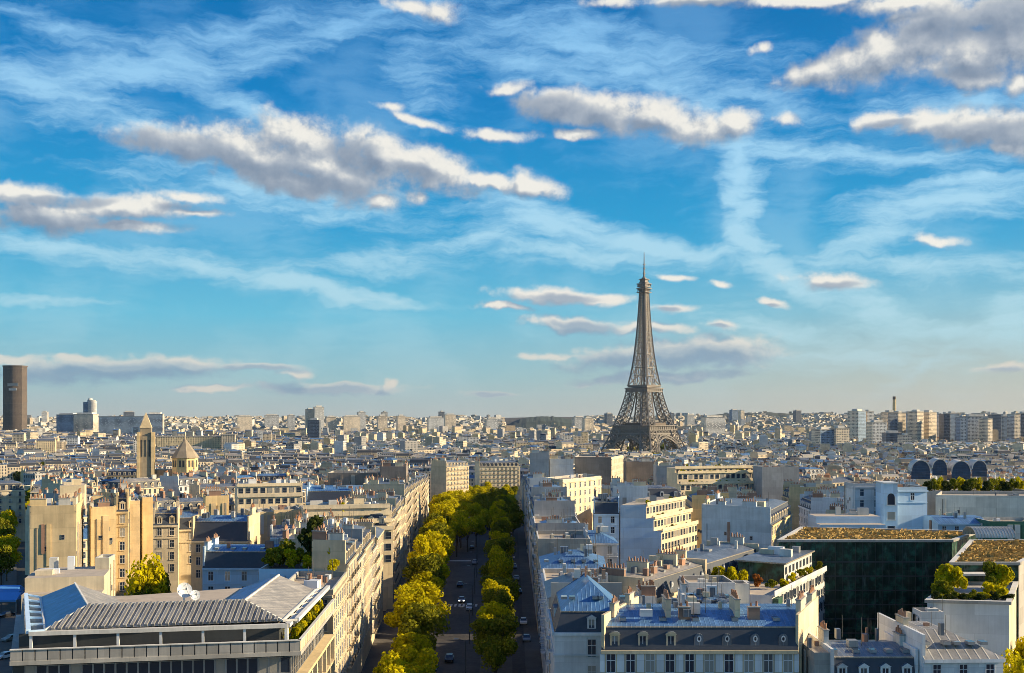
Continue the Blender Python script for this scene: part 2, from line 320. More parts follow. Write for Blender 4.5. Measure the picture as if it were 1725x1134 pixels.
foliage('dry_grass', (.30,.19,.06), (.62,.42,.16), .1); foliage('leaf_red', (.20,.05,.02), (.40,.16,.04))
def ground_mat(name, c1, c2, scale, rough=.9, c3=None):
    m, G, b = newmat(name); pos = G.n('ShaderNodeNewGeometry').outputs['Position']
    c = G.mix(G.rng(G.noise(pos, scale, 6, .65), .35, .65), c1, c2)
    c = G.mix(G.rng(G.noise(pos, scale*9, 3, .6), .45, .65, 0, .5), c, c3 or c2)
    setp(b, col=c, rough=rough)
ground_mat('asphalt', (.035,.034,.036), (.06,.056,.055), .12, .85, (.085,.08,.075)); ground_mat('pavement', (.075,.07,.065), (.11,.10,.09), .2)
ground_mat('city_ground', (.04,.04,.038), (.07,.065,.055), .02); ground_mat('paint_white', (.55,.55,.53), (.42,.42,.40), 2.0)
ground_mat('grass', (.04,.06,.012), (.09,.11,.02), .3); ground_mat('river', (.05,.07,.07), (.06,.085,.085), .05, .15)
zinc('vault_glass', (.03,.07,.14), 1.3, .5, .25)
# the tower's iron
m, G, b = newmat('iron'); setp(b, col=vary(G, (.215,.19,.165), .25, .05, False), rough=.6)
m, G, b = newmat('iron_dark'); setp(b, col=(.13,.10,.08), rough=.7)

# ------------------------------------------------------------------ mesh builder
class MB:
    def __init__(s): s.v = []; s.f = []; s.m = []; s.uv = []; s.names = []
    def mi(s, name):
        if name not in s.names: s.names.append(name)
        return s.names.index(name)
    def quad(s, a, b, c, d, m, uv=None):
        i = len(s.v); s.v += [a, b, c, d]; s.f.append((i, i+1, i+2, i+3)); s.m.append(s.mi(m))
        if uv is None:
            L = math.dist(a, b); Hh = math.dist(b, c); uv = ((0, 0), (L, 0), (L, Hh), (0, Hh))
        s.uv += uv
    def poly(s, pts, m, uv=None):
        i = len(s.v); s.v += [tuple(p) for p in pts]; s.f.append(tuple(range(i, i+len(pts)))); s.m.append(s.mi(m))
        if uv is None:
            o = Vector(pts[0]); u = (Vector(pts[1])-o); u = u.normalized() if u.length > 1e-6 else Vector((1,0,0))
            nrm = None
            for k in range(2, len(pts)):
                nrm = u.cross(Vector(pts[k])-o)
                if nrm.length > 1e-6: break
            w = nrm.normalized().cross(u) if nrm.length > 1e-6 else Vector((0, 1, 0))
            uv = [((Vector(p)-o).dot(u), (Vector(p)-o).dot(w)) for p in pts]
        s.uv += uv
    def ring(s, lo, hi, m, skip=()):       # side faces between two loops; m may be a list per edge
        n = len(lo)
        for k in range(n):
            if k in skip: continue
            a, b = lo[k], lo[(k+1) % n]; c, d = hi[(k+1) % n], hi[k]
            mm = m[k] if isinstance(m, (list, tuple)) else m
            L = hypot(b[0]-a[0], b[1]-a[1]); z = lambda p: p[2]
            h0 = 0.0; hh = math.dist(((a[0]+b[0])/2, (a[1]+b[1])/2, (a[2]+b[2])/2), ((c[0]+d[0])/2, (c[1]+d[1])/2, (c[2]+d[2])/2))
            if abs(a[0]-d[0])+abs(a[1]-d[1])+abs(b[0]-c[0])+abs(b[1]-c[1]) > .02:
                ux, uy = ((b[0]-a[0])/max(L, 1e-6), (b[1]-a[1])/max(L, 1e-6))
                ud = (d[0]-a[0])*ux+(d[1]-a[1])*uy; uc = (c[0]-a[0])*ux+(c[1]-a[1])*uy
                s.quad(a, b, c, d, mm, ((0, 0), (L, 0), (uc, hh), (ud, hh)))
            else:      # vertical wall: v measured down from the top
                s.quad(a, b, c, d, mm, ((0, a[2]-d[2]), (L, b[2]-c[2]), (L, 0), (0, 0)))
    def prism(s, foot, z0, z1, m, top=None, bottom=False, skip=()):
        lo = [(x, y, z0) for x, y in foot]; hi = [(x, y, z1) for x, y in foot]
        s.ring(lo, hi, m, skip); s.poly(hi, top or (m[0] if isinstance(m, (list, tuple)) else m))
        if bottom: s.poly(lo[::-1], top or m)
    def box(s, cx, cy, z0, sx_, sy_, sz_, m, rot=0, top=None, bottom=False):
        c, si = cos(rot), sin(rot); pts = []
        for u, v in ((-1, -1), (1, -1), (1, 1), (-1, 1)):
            x, y = u*sx_/2, v*sy_/2; pts.append((cx+x*c-y*si, cy+x*si+y*c))
        s.prism(pts, z0, z0+sz_, m, top, bottom)
    def beam(s, p0, p1, w, m, w2=None, up=(0, 0, 1)):
        p0 = Vector(p0); p1 = Vector(p1); d = p1-p0
        if d.length < 1e-6: return
        d.normalize(); u = d.cross(Vector(up))
        if u.length < 1e-3: u = d.cross(Vector((1, 0, 0)))
        u.normalize(); v = d.cross(u); h = w/2; h2 = (w2 or w)/2
        A = [tuple(p0+u*a*h+v*b*h) for a, b in ((-1, -1), (1, -1), (1, 1), (-1, 1))]; B = [tuple(p1+u*a*h2+v*b*h2) for a, b in ((-1, -1), (1, -1), (1, 1), (-1, 1))]
        for k in range(4): s.quad(A[k], A[(k+1) % 4], B[(k+1) % 4], B[k], m)
        s.quad(*A[::-1], m); s.quad(*B, m)
    def tube(s, p0, p1, r0, r1, n, m, cap=True):
        p0 = Vector(p0); p1 = Vector(p1); d = (p1-p0)
        if d.length < 1e-6: return
        d.normalize(); u = d.cross(Vector((0, 0, 1)))
        if u.length < 1e-3: u = Vector((1, 0, 0))
        u.normalize(); v = d.cross(u)
        A = [tuple(p0+(u*cos(t)+v*sin(t))*r0) for t in [2*pi*k/n for k in range(n)]]; B = [tuple(p1+(u*cos(t)+v*sin(t))*r1) for t in [2*pi*k/n for k in range(n)]]
        for k in range(n): s.quad(A[k], A[(k+1) % n], B[(k+1) % n], B[k], m)
        if cap: s.poly(B, m); s.poly(A[::-1], m)
    def dome(s, c, r, n, rings, m, zs=1.0):
        pr = None
        for j in range(rings+1):
            ph = pi/2*j/rings; loop = [(c[0]+r*cos(ph)*cos(2*pi*k/n), c[1]+r*cos(ph)*sin(2*pi*k/n), c[2]+r*zs*sin(ph)) for k in range(n)]
            if pr:
                for k in range(n): s.quad(pr[k], pr[(k+1) % n], loop[(k+1) % n], loop[k], m)
            pr = loop
    def mesh(s, name, org=(0, 0, 0)):
        me = bpy.data.meshes.new(name)
        ox, oy, oz = org
        me.from_pydata([(x-ox, y-oy, z-oz) for x, y, z in s.v], [], s.f)
        for n in s.names: me.materials.append(MAT[n])
        me.polygons.foreach_set('material_index', s.m)
        ul = me.uv_layers.new(name='UVMap'); ul.data.foreach_set('uv', [c for p in s.uv for c in p])
        me.update(); return me
    def build(s, name, parent=None, org=None):
        if not s.f: return None
        org = org if org is not None else (tuple(parent.location) if parent else (0, 0, 0))
        o = bpy.data.objects.new(name, s.mesh(name, org)); COL.objects.link(o)
        if parent: o.parent = parent
        else: o.location = org
        return o
def empty(name, loc, label, cat, group=None, rz=0):
    o = bpy.data.objects.new(name, None); COL.objects.link(o); o.location = loc; o.rotation_euler = (0, 0, rz); o.empty_display_size = 1
    o['label'] = label; o['category'] = cat
    if group: o['group'] = group
    return o
def tag(o, label, cat, group=None):
    o['label'] = label; o['category'] = cat
    if group: o['group'] = group
    return o
def setting(o, kind='structure', label=None, cat=None):
    o['kind'] = kind
    if label: o['label'] = label
    if cat: o['category'] = cat
    return o
def inst_mesh(name, me, parent, loc, rz=0, scale=None):
    o = bpy.data.objects.new(name, me); COL.objects.link(o); o.parent = parent; o.location = loc; o.rotation_euler = (0, 0, rz)
    if scale: o.scale = scale
    return o
def P(px, py, z):            # point at height z seen at photo pixel px, py
    Y = (H-z)*F/(py-HY); return ((px-CX)/F*Y, Y, z)
def Q(px, py, Y): return ((px-CX)/F*Y, Y, H-(py-HY)/F*Y)
def XY(px, Y): return ((px-CX)/F*Y, Y)
def gz(x, y):                # terrain height
    d = hypot(x, y)
    def ss(a, b, t):
        t = min(1, max(0, (t-a)/(b-a))); return t*t*(3-2*t)
    z = -21*ss(260, 1150, d)
    z += 34*ss(2300, 6500, d)
    a = math.degrees(atan2(x, y))
    z += (20+26*math.exp(-((a-14)/6)**2)+16*math.exp(-((a-2)/2.2)**2)+20*ss(15, 24, a)+6*sin(a*1.7)+3*sin(a*4.1))*ss(4500, 8000, d)
    return z
# ------------------------------------------------------------------ ground
mb = MB()
rad = [0, 60, 120, 180, 260, 360, 480, 640, 820, 1000, 1200, 1500, 1900, 2400, 3000, 3700, 4500, 5400, 6400, 7600, 9200, 11000, 13000]
NA = 180
pts = {}
for i, r in enumerate(rad):
    for k in range(NA):
        a = 2*pi*k/NA; x, y = r*sin(a), r*cos(a); pts[i, k] = (x, y, gz(x, y) if y > 0 else 0.0)
for i in range(len(rad)-1):
    for k in range(NA):
        mb.quad(pts[i, k], pts[i, (k+1) % NA], pts[i+1, (k+1) % NA], pts[i+1, k], 'city_ground')
g = mb.build('ground'); setting(g)
for p in g.data.polygons: p.use_smooth = True

def XL(y): return -28.5-.042*(y-172)     # left building line of the avenue
XR = 6.2
def strip(name, xa, xb, y0, y1, dz, m, n=40):
    mb = MB()
    for k in range(n):
        ya = y0+(y1-y0)*k/n; yb = y0+(y1-y0)*(k+1)/n
        a0, a1, b0, b1 = xa(ya), xb(ya), xa(yb), xb(yb)
        z = lambda x, y: gz(x, y)+dz
        mb.quad((a0, ya, z(a0, ya)), (a1, ya, z(a1, ya)), (b1, yb, z(b1, yb)), (b0, yb, z(b0, yb)), m, ((a0, ya), (a1, ya), (b1, yb), (b0, yb)))
        if dz > .1:
            for (p, q) in (((a0, ya), (b0, yb)), ((b1, yb), (a1, ya))):
                mb.quad((p[0], p[1], z(*p)-.4), (q[0], q[1], z(*q)-.4), (q[0], q[1], z(*q)), (p[0], p[1], z(*p)), m)
    return setting(mb.build(name))
strip('road', lambda y: XL(y), lambda y: XR, 60, 900, .08, 'asphalt')
strip('pavement', lambda y: XL(y), lambda y: XL(y)+13.5, 60, 900, .22, 'pavement')
strip('pavement', lambda y: XR-3.4, lambda y: XR, 60, 900, .22, 'pavement')
strip('pavement', lambda y: -6.0-.012*(y-172), lambda y: .3-.004*(y-172), 60, 392, .22, 'pavement')
strip('pavement', lambda y: -6.0-.012*(y-172), lambda y: .3-.004*(y-172), 404, 800, .22, 'pavement')
0 and strip('lane_line', lambda y: -11.6-.03*(y-172), lambda y: -11.5-.03*(y-172), 60, 395, .10, 'paint_white')
for y, xa, xb in ((392, -25, -13.5), (404, -9, 2), (300, -17, -9)):
    mb = MB()
    if y == 392: mb.quad((-25, 394, .12), (-14.8, 394, .12), (-14.8, 396.5, .12), (-25, 396.5, .12), 'paint_white')
    else:
        for k in range(7):
            x = xa+(xb-xa)*k/7; mb.quad((x, y, .13), (x+.6, y, .13), (x+.6, y+4, .13), (x, y+4, .13), 'paint_white')
    o = mb.build('crosswalk_marking'); setting(o)
# second avenue along the left edge
def AXL(y): return (-10-CX)/F*y-7
def AXR(y): return (28-CX)/F*y
strip('road', AXL, AXR, 60, 1100, .09, 'asphalt')
strip('pavement', lambda y: AXR(y)-4, AXR, 60, 1100, .23, 'pavement')

# ------------------------------------------------------------------ shared small meshes (front faces -Y, origin on the wall)
def win_mesh(w=1.15, h=2.0, kind='plain', wall='limestone'):
    mb = MB(); f = 'frame_white'
    t = .14
    for (cx, cz, a, b) in ((-w/2-t/2, h/2, t, h+2*t), (w/2+t/2, h/2, t, h+2*t)): mb.box(cx, 0, cz-b/2, a, .10, b, wall)
    mb.box(0, -.02, h, w, .12, t, wall); mb.box(0, -.06, -t, w+.3, .20, t, wall)
    for x in (-w/2+.04, 0, w/2-.04): mb.box(x, -.01, 0, .07, .06, h, f)
    for z in (0, h*.62, h-.06): mb.box(0, -.008, z, w-.16, .05, .06, f)
    if kind == 'shutter':
        for s_ in (-1, 1): mb.box(s_*(w/2+.14+.30), -.06, .05, .54, .08, h-.1, 'frame_white')
    if kind == 'french':
        mb.box(0, -.45, -.18, w+.7, .8, .14, wall)
        for z in (.05, .45, .9): mb.box(0, -.82, z, w+.6, .04, .05, 'dark_metal')
        for k in range(9): mb.box(-(w+.55)/2+k*(w+.55)/8, -.82, 0, .035, .035, .92, 'dark_metal')
    return mb
def pane_mb(w=1.15, h=2.0):
    mb = MB(); mb.quad((-w/2, -.012, 0), (w/2, -.012, 0), (w/2, -.012, h), (-w/2, -.012, h), 'glass'); return mb
WM = {}
for kd in ('plain', 'shutter', 'french'):
    for wl in ('limestone', 'cream', 'white_render', 'blue_white', 'tan_render'):
        a = win_mesh(kind=kd, wall=wl); WM[kd, wl] = a.mesh('window')
        p = pane_mb(); n0 = len(a.v); a.v += p.v; a.f += [tuple(i+n0 for i in q) for q in p.f]; a.m += [a.mi('glass')]; a.uv += p.uv
        WM[kd, wl, 'one'] = a.mesh('window')
PANE = pane_mb().mesh('pane')
def dormer_mb(kind='gable', w=1.3, h=1.7, wall='white_render'):
    mb = MB(); d = 1.9
    mb.box(-w/2+.12, -.0+d/2, 0, .24, d, h, wall); mb.box(w/2-.12, d/2, 0, .24, d, h, wall)
    mb.box(0, .12, h-.22, w-.48, .22, .22, wall); mb.box(0, .10, 0, w-.48, .2, .2, wall)
    mb.quad((-w/2+.24, .14, .2), (w/2-.24, .14, .2), (w/2-.24, .14, h-.2), (-w/2+.24, .14, h-.2), 'glass')
    mb.box(0, .10, .2, .08, .1, h-.42, 'frame_white')
    if kind == 'gable':
        a = (-w/2-.15, -.12, h); b = (w/2+.15, -.12, h); t = (0, -.12, h+.5); a2 = (a[0], d, h); b2 = (b[0], d, h); t2 = (0, d, h+.5)
        mb.poly((a, b, t), wall); mb.quad(a, t, t2, a2, 'zinc'); mb.quad(t, b, b2, t2, 'zinc'); mb.poly((b2, a2, t2), wall)
    else:
        n = 6; pr = None
        for k in range(n+1):
            t = pi*k/n; x = cos(t)*(w/2+.12); z = h+sin(t)*.42
            if pr: mb.quad((pr[0], -.12, pr[1]), (x, -.12, z), (x, d, z), (pr[0], d, pr[1]), 'zinc'); mb.poly(((pr[0], -.12, pr[1]), (0, -.12, h), (x, -.12, z)), wall)
            pr = (x, z)
    return mb
DORM = {(k, w): dormer_mb(k, wall=w).mesh('dormer') for k in ('gable', 'arch') for w in ('white_render', 'limestone', 'cream')}
def oval_mb():
    mb = MB(); w = .62; h = 1.75; d = 1.5; n = 12
    prof = [(-w, 0), (w, 0), (w, h-.5)]+[(cos(t)*w, h-.5+sin(t)*w*.9) for t in [pi*k/8 for k in range(1, 8)]]+[(-w, h-.5)]
    mb.poly([(x, 0, z) for x, z in prof], 'zinc')
    for k in range(len(prof)):
        a, b = prof[k], prof[(k+1) % len(prof)]; mb.quad((a[0], 0, a[1]), (a[0], d, a[1]), (b[0], d, b[1]), (b[0], 0, b[1]), 'zinc')
    cz = h-.62
    for (r0, r1, y, m_) in ((.0, .22, -.05, 'glass'), (.22, .40, -.09, 'frame_white')):
        for k in range(n):
            t0, t1 = 2*pi*k/n, 2*pi*(k+1)/n; q = lambda r, t: (r*cos(t)*.8, y, cz+r*sin(t)*1.15)
            if r0 == 0: mb.poly((q(0, 0), q(r1, t0), q(r1, t1)), m_)
            else: mb.quad(q(r0, t0), q(r1, t0), q(r1, t1), q(r0, t1), m_)
    return mb
OVAL = oval_mb().mesh('dormer')
def chimney(mb, cx, cy, z0, L, h, rot, wall, pots=True, t=.7, n=6):
    mb.box(cx, cy, z0, L, t, h, wall, rot); mb.box(cx, cy, z0+h, L+.2, t+.2, .15, 'concrete', rot)
    if pots:
        k = max(1, int(L/.55))
        for i in range(k):
            u = (i+.5)/k*L-L/2; hh = .5+((i*37) % 5)*.12
            x, y = cx+u*cos(rot), cy+u*sin(rot)
            if n > 4: mb.tube((x, y, z0+h+.15), (x, y, z0+h+.15+hh), .17, .13, n, 'clay')
            else: mb.box(x, y, z0+h+.15, .26, .26, hh, 'clay', rot)

def inset(foot, ds):
    n = len(foot); out_ = []
    lines = []
    for k in range(n):
        (x0, y0), (x1, y1) = foot[k], foot[(k+1) % n]; L = hypot(x1-x0, y1-y0) or 1; ux, uy = (x1-x0)/L, (y1-y0)/L
        nx, ny = -uy, ux; lines.append((x0+nx*ds[k], y0+ny*ds[k], ux, uy))
    for k in range(n):
        x0, y0, ux, uy = lines[k-1]; x1, y1, vx, vy = lines[k]
        den = ux*vy-uy*vx
        if abs(den) < 1e-4: out_.append((x1, y1)); continue
        t = ((x1-x0)*vy-(y1-y0)*vx)/den; out_.append((x0+ux*t, y0+uy*t))
    return out_
def centroid(f): return (sum(p[0] for p in f)/len(f), sum(p[1] for p in f)/len(f))
def rect(cx, cy, w, d, rot):
    c, s_ = cos(rot), sin(rot); return [(cx+x*c-y*s_, cy+x*s_+y*c) for x, y in ((-w/2, -d/2), (w/2, -d/2), (w/2, d/2), (-w/2, d/2))]
OCC = []                       # footprints taken
def taken(foot, pad=0):
    cx, cy = centroid(foot); R = max(hypot(x-cx, y-cy) for x, y in foot)
    def pin(p, poly, pad=0):
        n = len(poly)
        for k in range(n):
            (x0, y0), (x1, y1) = poly[k], poly[(k+1) % n]; L = hypot(x1-x0, y1-y0) or 1
            if ((x1-x0)*(p[1]-y0)-(y1-y0)*(p[0]-x0))/L < -pad: return False
        return True
    a, b, c, d = foot[:4] if len(foot) >= 4 else (*foot, foot[0])
    pts = [(a[0]*(1-u)*(1-v)+b[0]*u*(1-v)+c[0]*u*v+d[0]*(1-u)*v, a[1]*(1-u)*(1-v)+b[1]*u*(1-v)+c[1]*u*v+d[1]*(1-u)*v) for u in (0, .33, .67, 1) for v in (0, .5, 1)]
    for (ox, oy, oR, poly) in OCC:
        if hypot(ox-cx, oy-cy) > R+oR+pad: continue
        if any(pin(p, poly, pad) for p in pts) or any(pin(p, foot, pad) for p in poly) or pin((ox, oy), foot): return True
    return False
def occupy(foot):
    cx, cy = centroid(foot); OCC.append((cx, cy, max(hypot(x-cx, y-cy) for x, y in foot), foot))

def edge_info(foot, k):
    (x0, y0), (x1, y1) = foot[k], foot[(k+1) % len(foot)]; L = hypot(x1-x0, y1-y0) or 1
    ux, uy = (x1-x0)/L, (y1-y0)/L; nx, ny = uy, -ux; mx, my = (x0+x1)/2, (y0+y1)/2
    vis = (nx*-mx+ny*-my)/hypot(mx, my)
    return x0, y0, ux, uy, nx, ny, L, vis, atan2(nx, -ny)

WBC = {}
def WINB(w, h):
    key = (round(w, 2), h)
    if key not in WBC:
        mb = MB(); mb.quad((-w/2, -.02, 0), (w/2, -.02, 0), (w/2, -.02, h), (-w/2, -.02, h), 'glass')
        for x in (-w/2, w/2): mb.box(x, -.02, 0, .10, .10, h, 'metal_grey')
        for z in (0, h*.32, h-.08): mb.box(0, -.02, z, w-.1, .09, .07, 'metal_grey')
        WBC[key] = mb.mesh('window')
    return WBC[key]
def roof_geo(R, Wl, foot, ze, kind, party, wall, r, o):
    """emit the roof into R and parapets into Wl; returns height of the roof top"""
    n = len(foot); hi = lambda f, z: [(x, y, z) for x, y in f]
    if kind == 'mansard':
        h1, h2 = o.get('h1', 3.0), o.get('h2', 1.1); i1 = o.get('i1', 1.1); i2 = o.get('i2', 3.6)
        a = inset(foot, [0 if p else .15 for p in party]); b_ = inset(foot, [0 if p else .15+i1 for p in party]); c = inset(foot, [0 if p else .15+i1+i2 for p in party])
        R.ring(hi(a, ze), hi(b_, ze+h1), [wall if p else 'slate' for p in party])
        R.ring(hi(b_, ze+h1), hi(c, ze+h1+h2), [wall if p else o.get('zinc', 'zinc') for p in party]); R.poly(hi(c, ze+h1+h2), o.get('zinc', 'zinc'))
        for q, zz in ((b_, ze+h1),):          # curb between slate and zinc
            e = inset(q, [0 if p else -.12 for p in party]); R.prism(e, zz-.12, zz+.06, 'zinc_pale', top='zinc_pale')
        return ze+h1+h2
    if kind == 'hip':
        h2 = o.get('h2', 2.4); i2 = o.get('i2', 4.5); e = inset(foot, [0 if p else -.35 for p in party]); c = inset(foot, [0 if p else i2 for p in party])
        R.ring(hi(e, ze), hi(c, ze+h2), [wall if p else o.get('zinc', 'zinc') for p in party]); R.poly(hi(c, ze+h2), o.get('zinc', 'zinc'))
        return ze+h2
    if kind == 'flat':
        t = .3; ph = o.get('ph', .9); inn = inset(foot, [t]*n)
        R.poly(hi(inset(foot, [t*.5]*n), ze), o.get('top', 'roof_gravel'))
        for k in range(n):
            j = (k+1) % n; Wl.poly([(foot[k][0], foot[k][1], ze+ph), (foot[j][0], foot[j][1], ze+ph), (inn[j][0], inn[j][1], ze+ph), (inn[k][0], inn[k][1], ze+ph)], 'concrete_light')
            Wl.quad((foot[k][0], foot[k][1], ze), (foot[j][0], foot[j][1], ze), (foot[j][0], foot[j][1], ze+ph), (foot[k][0], foot[k][1], ze+ph), wall if isinstance(wall, str) else wall[k])
            Wl.quad((inn[j][0], inn[j][1], ze), (inn[k][0], inn[k][1], ze), (inn[k][0], inn[k][1], ze+ph), (inn[j][0], inn[j][1], ze+ph), 'concrete')
        return ze+.1
    return ze

WALLW = {'limestone': 'limestone', 'cream': 'cream', 'white_render': 'white_render', 'blue_white': 'blue_white', 'tan_render': 'tan_render'}
ANCH = []                      # landmarks used to describe repeated blocks
def building(label, foot, ze, roof='mansard', edges='wwww', wall='limestone', z0=None, name='apartment_building', cat='building', group=None,
             floors=5, fh=3.15, sp=2.7, ro=None, dorm='gable', chim=2, clutter=2, seed=None, near=False, anchor=None, cornice=True, blank=None, dsp=3.0, top_off=.7, maxwin=90, mid=(), wsc=1):
    r = random.Random(seed if seed is not None else hash((round(foot[0][0]), round(foot[0][1]))) & 0xffff)
    ro = dict(ro or {}); cx, cy = centroid(foot)
    z0 = gz(cx, cy)-1 if z0 is None else z0
    root = empty(name, (cx, cy, z0), label, cat, group)
    occupy(foot)
    if anchor: ANCH.append((anchor, CX+F*cx/cy, HY-F*(ze-H)/cy, cy))
    n = len(foot); party = [e == 'b' for e in edges]
    Wl = MB(); R = MB()
    blankm = blank or wall
    wm = []
    for k in range(n):
        e = edges[k]
        wm.append(blankm if e in 'b' else ({'limestone': 'far_cream', 'cream': 'far_cream', 'white_render': 'far_white', 'blue_white': 'far_white', 'tan_render': 'far_tan', 'ochre_render': 'far_ochre', 'grey_render': 'far_grey'}.get(wall, wall) if e == 'u' else wall))
    lo = [(x, y, z0) for x, y in foot]; hi = [(x, y, ze) for x, y in foot]
    Wl.ring(lo, hi, wm)
    if roof != 'flat':
        pass
    if cornice:
        for k in range(n):
            if edges[k] in 'wsfu':
                x0, y0, ux, uy, nx, ny, L, vis, rz = edge_info(foot, k)
                for (dz, th, pr) in ((-.45, .45, .35), (-3.5, .2, .18)):
                    if dz < -1 and (vis < -.1): continue
                    a = (x0+nx*pr/2+ux*L/2, y0+ny*pr/2+uy*L/2); Wl.box(a[0], a[1], ze+dz, L-.02, pr, th, wall, atan2(uy, ux))
    top = roof_geo(R, Wl, foot, ze, roof, party, wm if roof == 'flat' else blankm, r, ro)
    # raised party walls with chimneys
    CS = []
    if roof in ('mansard', 'hip') and chim:
        for k in range(n):
            if party[k]:
                x0, y0, ux, uy, nx, ny, L, vis, rz = edge_info(foot, k); rot = atan2(uy, ux)
                Wl.box(x0+ux*L/2-nx*.16, y0+uy*L/2-ny*.16, ze-.5, L-.6, .4, top-ze+.8, blankm, rot)
                for q in range(chim):
                    u = L*(q+.5+r.uniform(-.15, .15))/chim; cl = r.uniform(2.0, min(4.5, L/chim*.8))
                    C = MB(); CS.append(C); chimney(C, x0+ux*u-nx*.45, y0+uy*u-ny*.45, top-.6, cl, r.uniform(1.6, 2.6), rot, r.choice([blankm, 'cream', 'brick', 'concrete_light']), n=6 if near else 4)
    # clutter: lift housings, vents, skylights
    inn = inset(foot, [2.5]*n)
    for q in range(clutter*(3 if cy < 460 else 1)):
        u, v = r.random(), r.random(); a, b_, c, d = inn[0], inn[1], inn[2], inn[3 % len(inn)]
        x = a[0]*(1-u)*(1-v)+b_[0]*u*(1-v)+c[0]*u*v+d[0]*(1-u)*v; y = a[1]*(1-u)*(1-v)+b_[1]*u*(1-v)+c[1]*u*v+d[1]*(1-u)*v
        s1 = r.uniform(.4, 1.9 if cy < 300 else 2.6)*(1 if q < clutter else .45); rot = atan2(foot[1][1]-foot[0][1], foot[1][0]-foot[0][0])
        R.box(x, y, top-.3, s1, r.uniform(.6, 2)*(1 if q < clutter else .5), r.uniform(.7, 1.8), r.choice(['concrete_light', 'white_metal', 'zinc', 'zinc', 'brick', 'cream', 'metal_grey']), rot)
        if r.random() < .6: R.tube((x+s1, y, top-.2), (x+s1, y, top+r.uniform(1.5, 4)), .05, .03, 4, 'dark_metal')
    for fr in mid:          # chimney stacks crossing the middle of the roof
        x0, y0, ux, uy, nx, ny, L, vis, rz = edge_info(foot, 0); C = MB(); CS.append(C)
        chimney(C, x0+ux*L*fr-nx*5.5, y0+uy*L*fr-ny*5.5, top-1.2, 4.2, 3.0, atan2(uy, ux)+pi/2, 'cream', n=6)
        C = MB(); CS.append(C); chimney(C, x0+ux*(L*fr+2.2)-nx*3.2, y0+uy*(L*fr+2.2)-ny*3.2, top-1.6, 1.6, 2.4, atan2(uy, ux), 'brick', n=6)
    Wl.build('wall', root); R.build('roof', root)
    for C in CS: C.build('chimney', root)
    # flues, drainpipes and small openings on the bare party walls
    if cy < 460:
        for k in range(n):
            x0, y0, ux, uy, nx, ny, L, vis, rz = edge_info(foot, k)
            if not party[k] or vis < -.05 or L < 4: continue
            for q in range(r.randint(1, 3)):
                u = r.uniform(1.0, L-1.0); hh = r.uniform(5, 16); fm = MB(); wd = r.uniform(.5, 1.6)
                fm.box(x0+ux*u+nx*.1, y0+uy*u+ny*.1, max(z0, ze-hh), wd, .22, min(hh, ze-z0)+(.4 if roof != 'flat' else 0), r.choice([blankm, blankm, 'concrete', 'brick' if q == 0 and r.random() < .4 else 'concrete_light']), rz); fm.build('flue', root)
            u = r.uniform(.4, L-.4); fm = MB(); fm.tube((x0+ux*u+nx*.12, y0+uy*u+ny*.12, z0), (x0+ux*u+nx*.12, y0+uy*u+ny*.12, ze-.3), .07, .07, 5, 'dark_metal', False); fm.build('drainpipe', root)
            for q in range(r.randint(1, 5)):
                zz = ze-r.uniform(2.5, 13)
                if zz > z0+1: inst_mesh('window', WINB(.7, 1.0), root, (x0+ux*(u2 := r.uniform(1, L-1))-cx+nx*.03, y0+uy*u2-cy+ny*.03, zz-z0), rz)
    if near and roof in ('mansard', 'hip'):
        for q in range(5):
            x0, y0, ux, uy, nx, ny, L, vis, rz = edge_info(foot, 0); u = L*(q+.5)/5+r.uniform(-.8, .8); di, hz_ = (3.0, ro.get('h1', 3)+ro.get('h2', 1.1)*.42) if roof == 'mansard' else (2.2, ro.get('h2', 2.4)*.55)
            sk = MB(); sk.box(x0+ux*u-nx*di, y0+uy*u-ny*di, ze+hz_-.1, .9, 1.3, .42, 'metal_grey', rz, top='glass'); sk.build('skylight', root)
    # windows, dormers
    cnt = 0; wl = WALLW.get(wall, 'cream')
    for k in range(n):
        e = edges[k]; x0, y0, ux, uy, nx, ny, L, vis, rz = edge_info(foot, k)
        if e in 'wsf' and vis > -.12:
            kd = {'w': 'plain', 's': 'shutter', 'f': 'french'}[e]; m_ = max(1, int((L-1.2)/sp)); gap = L/m_
            for j in range(floors):
                zz = ze-top_off-2.0*wsc-fh*j
                if zz < z0+1: break
                for i in range(m_):
                    if cnt >= maxwin: break
                    u = gap*(i+.5); loc = (x0+ux*u-cx, y0+uy*u-cy, zz-z0)
                    if near:
                        wo = inst_mesh('window', WM[kd, wl], root, loc, rz, (min(wsc, 1.15), 1, wsc) if wsc != 1 else None); inst_mesh('pane', PANE, wo, (0, 0, 0))
                    else: inst_mesh('window', WM[kd, wl, 'one'], root, loc, rz)
                    cnt += 1
        if roof == 'mansard' and e in 'wsfu' and vis > -.25 and dorm:
            m_ = max(1, int(L/dsp)); gap = L/m_
            for i in range(m_):
                u = gap*(i+.5)
                dk = dorm if isinstance(dorm, str) else dorm[i % len(dorm)]
                me = OVAL if dk == 'oval' else DORM[dk, 'limestone' if wall == 'limestone' else 'cream' if wall in ('cream', 'ochre_render', 'tan_render') else 'white_render']
                inst_mesh('dormer', me, root, (x0+ux*u-nx*.3-cx, y0+uy*u-ny*.3-cy, ze+.35-z0), rz)
    return root
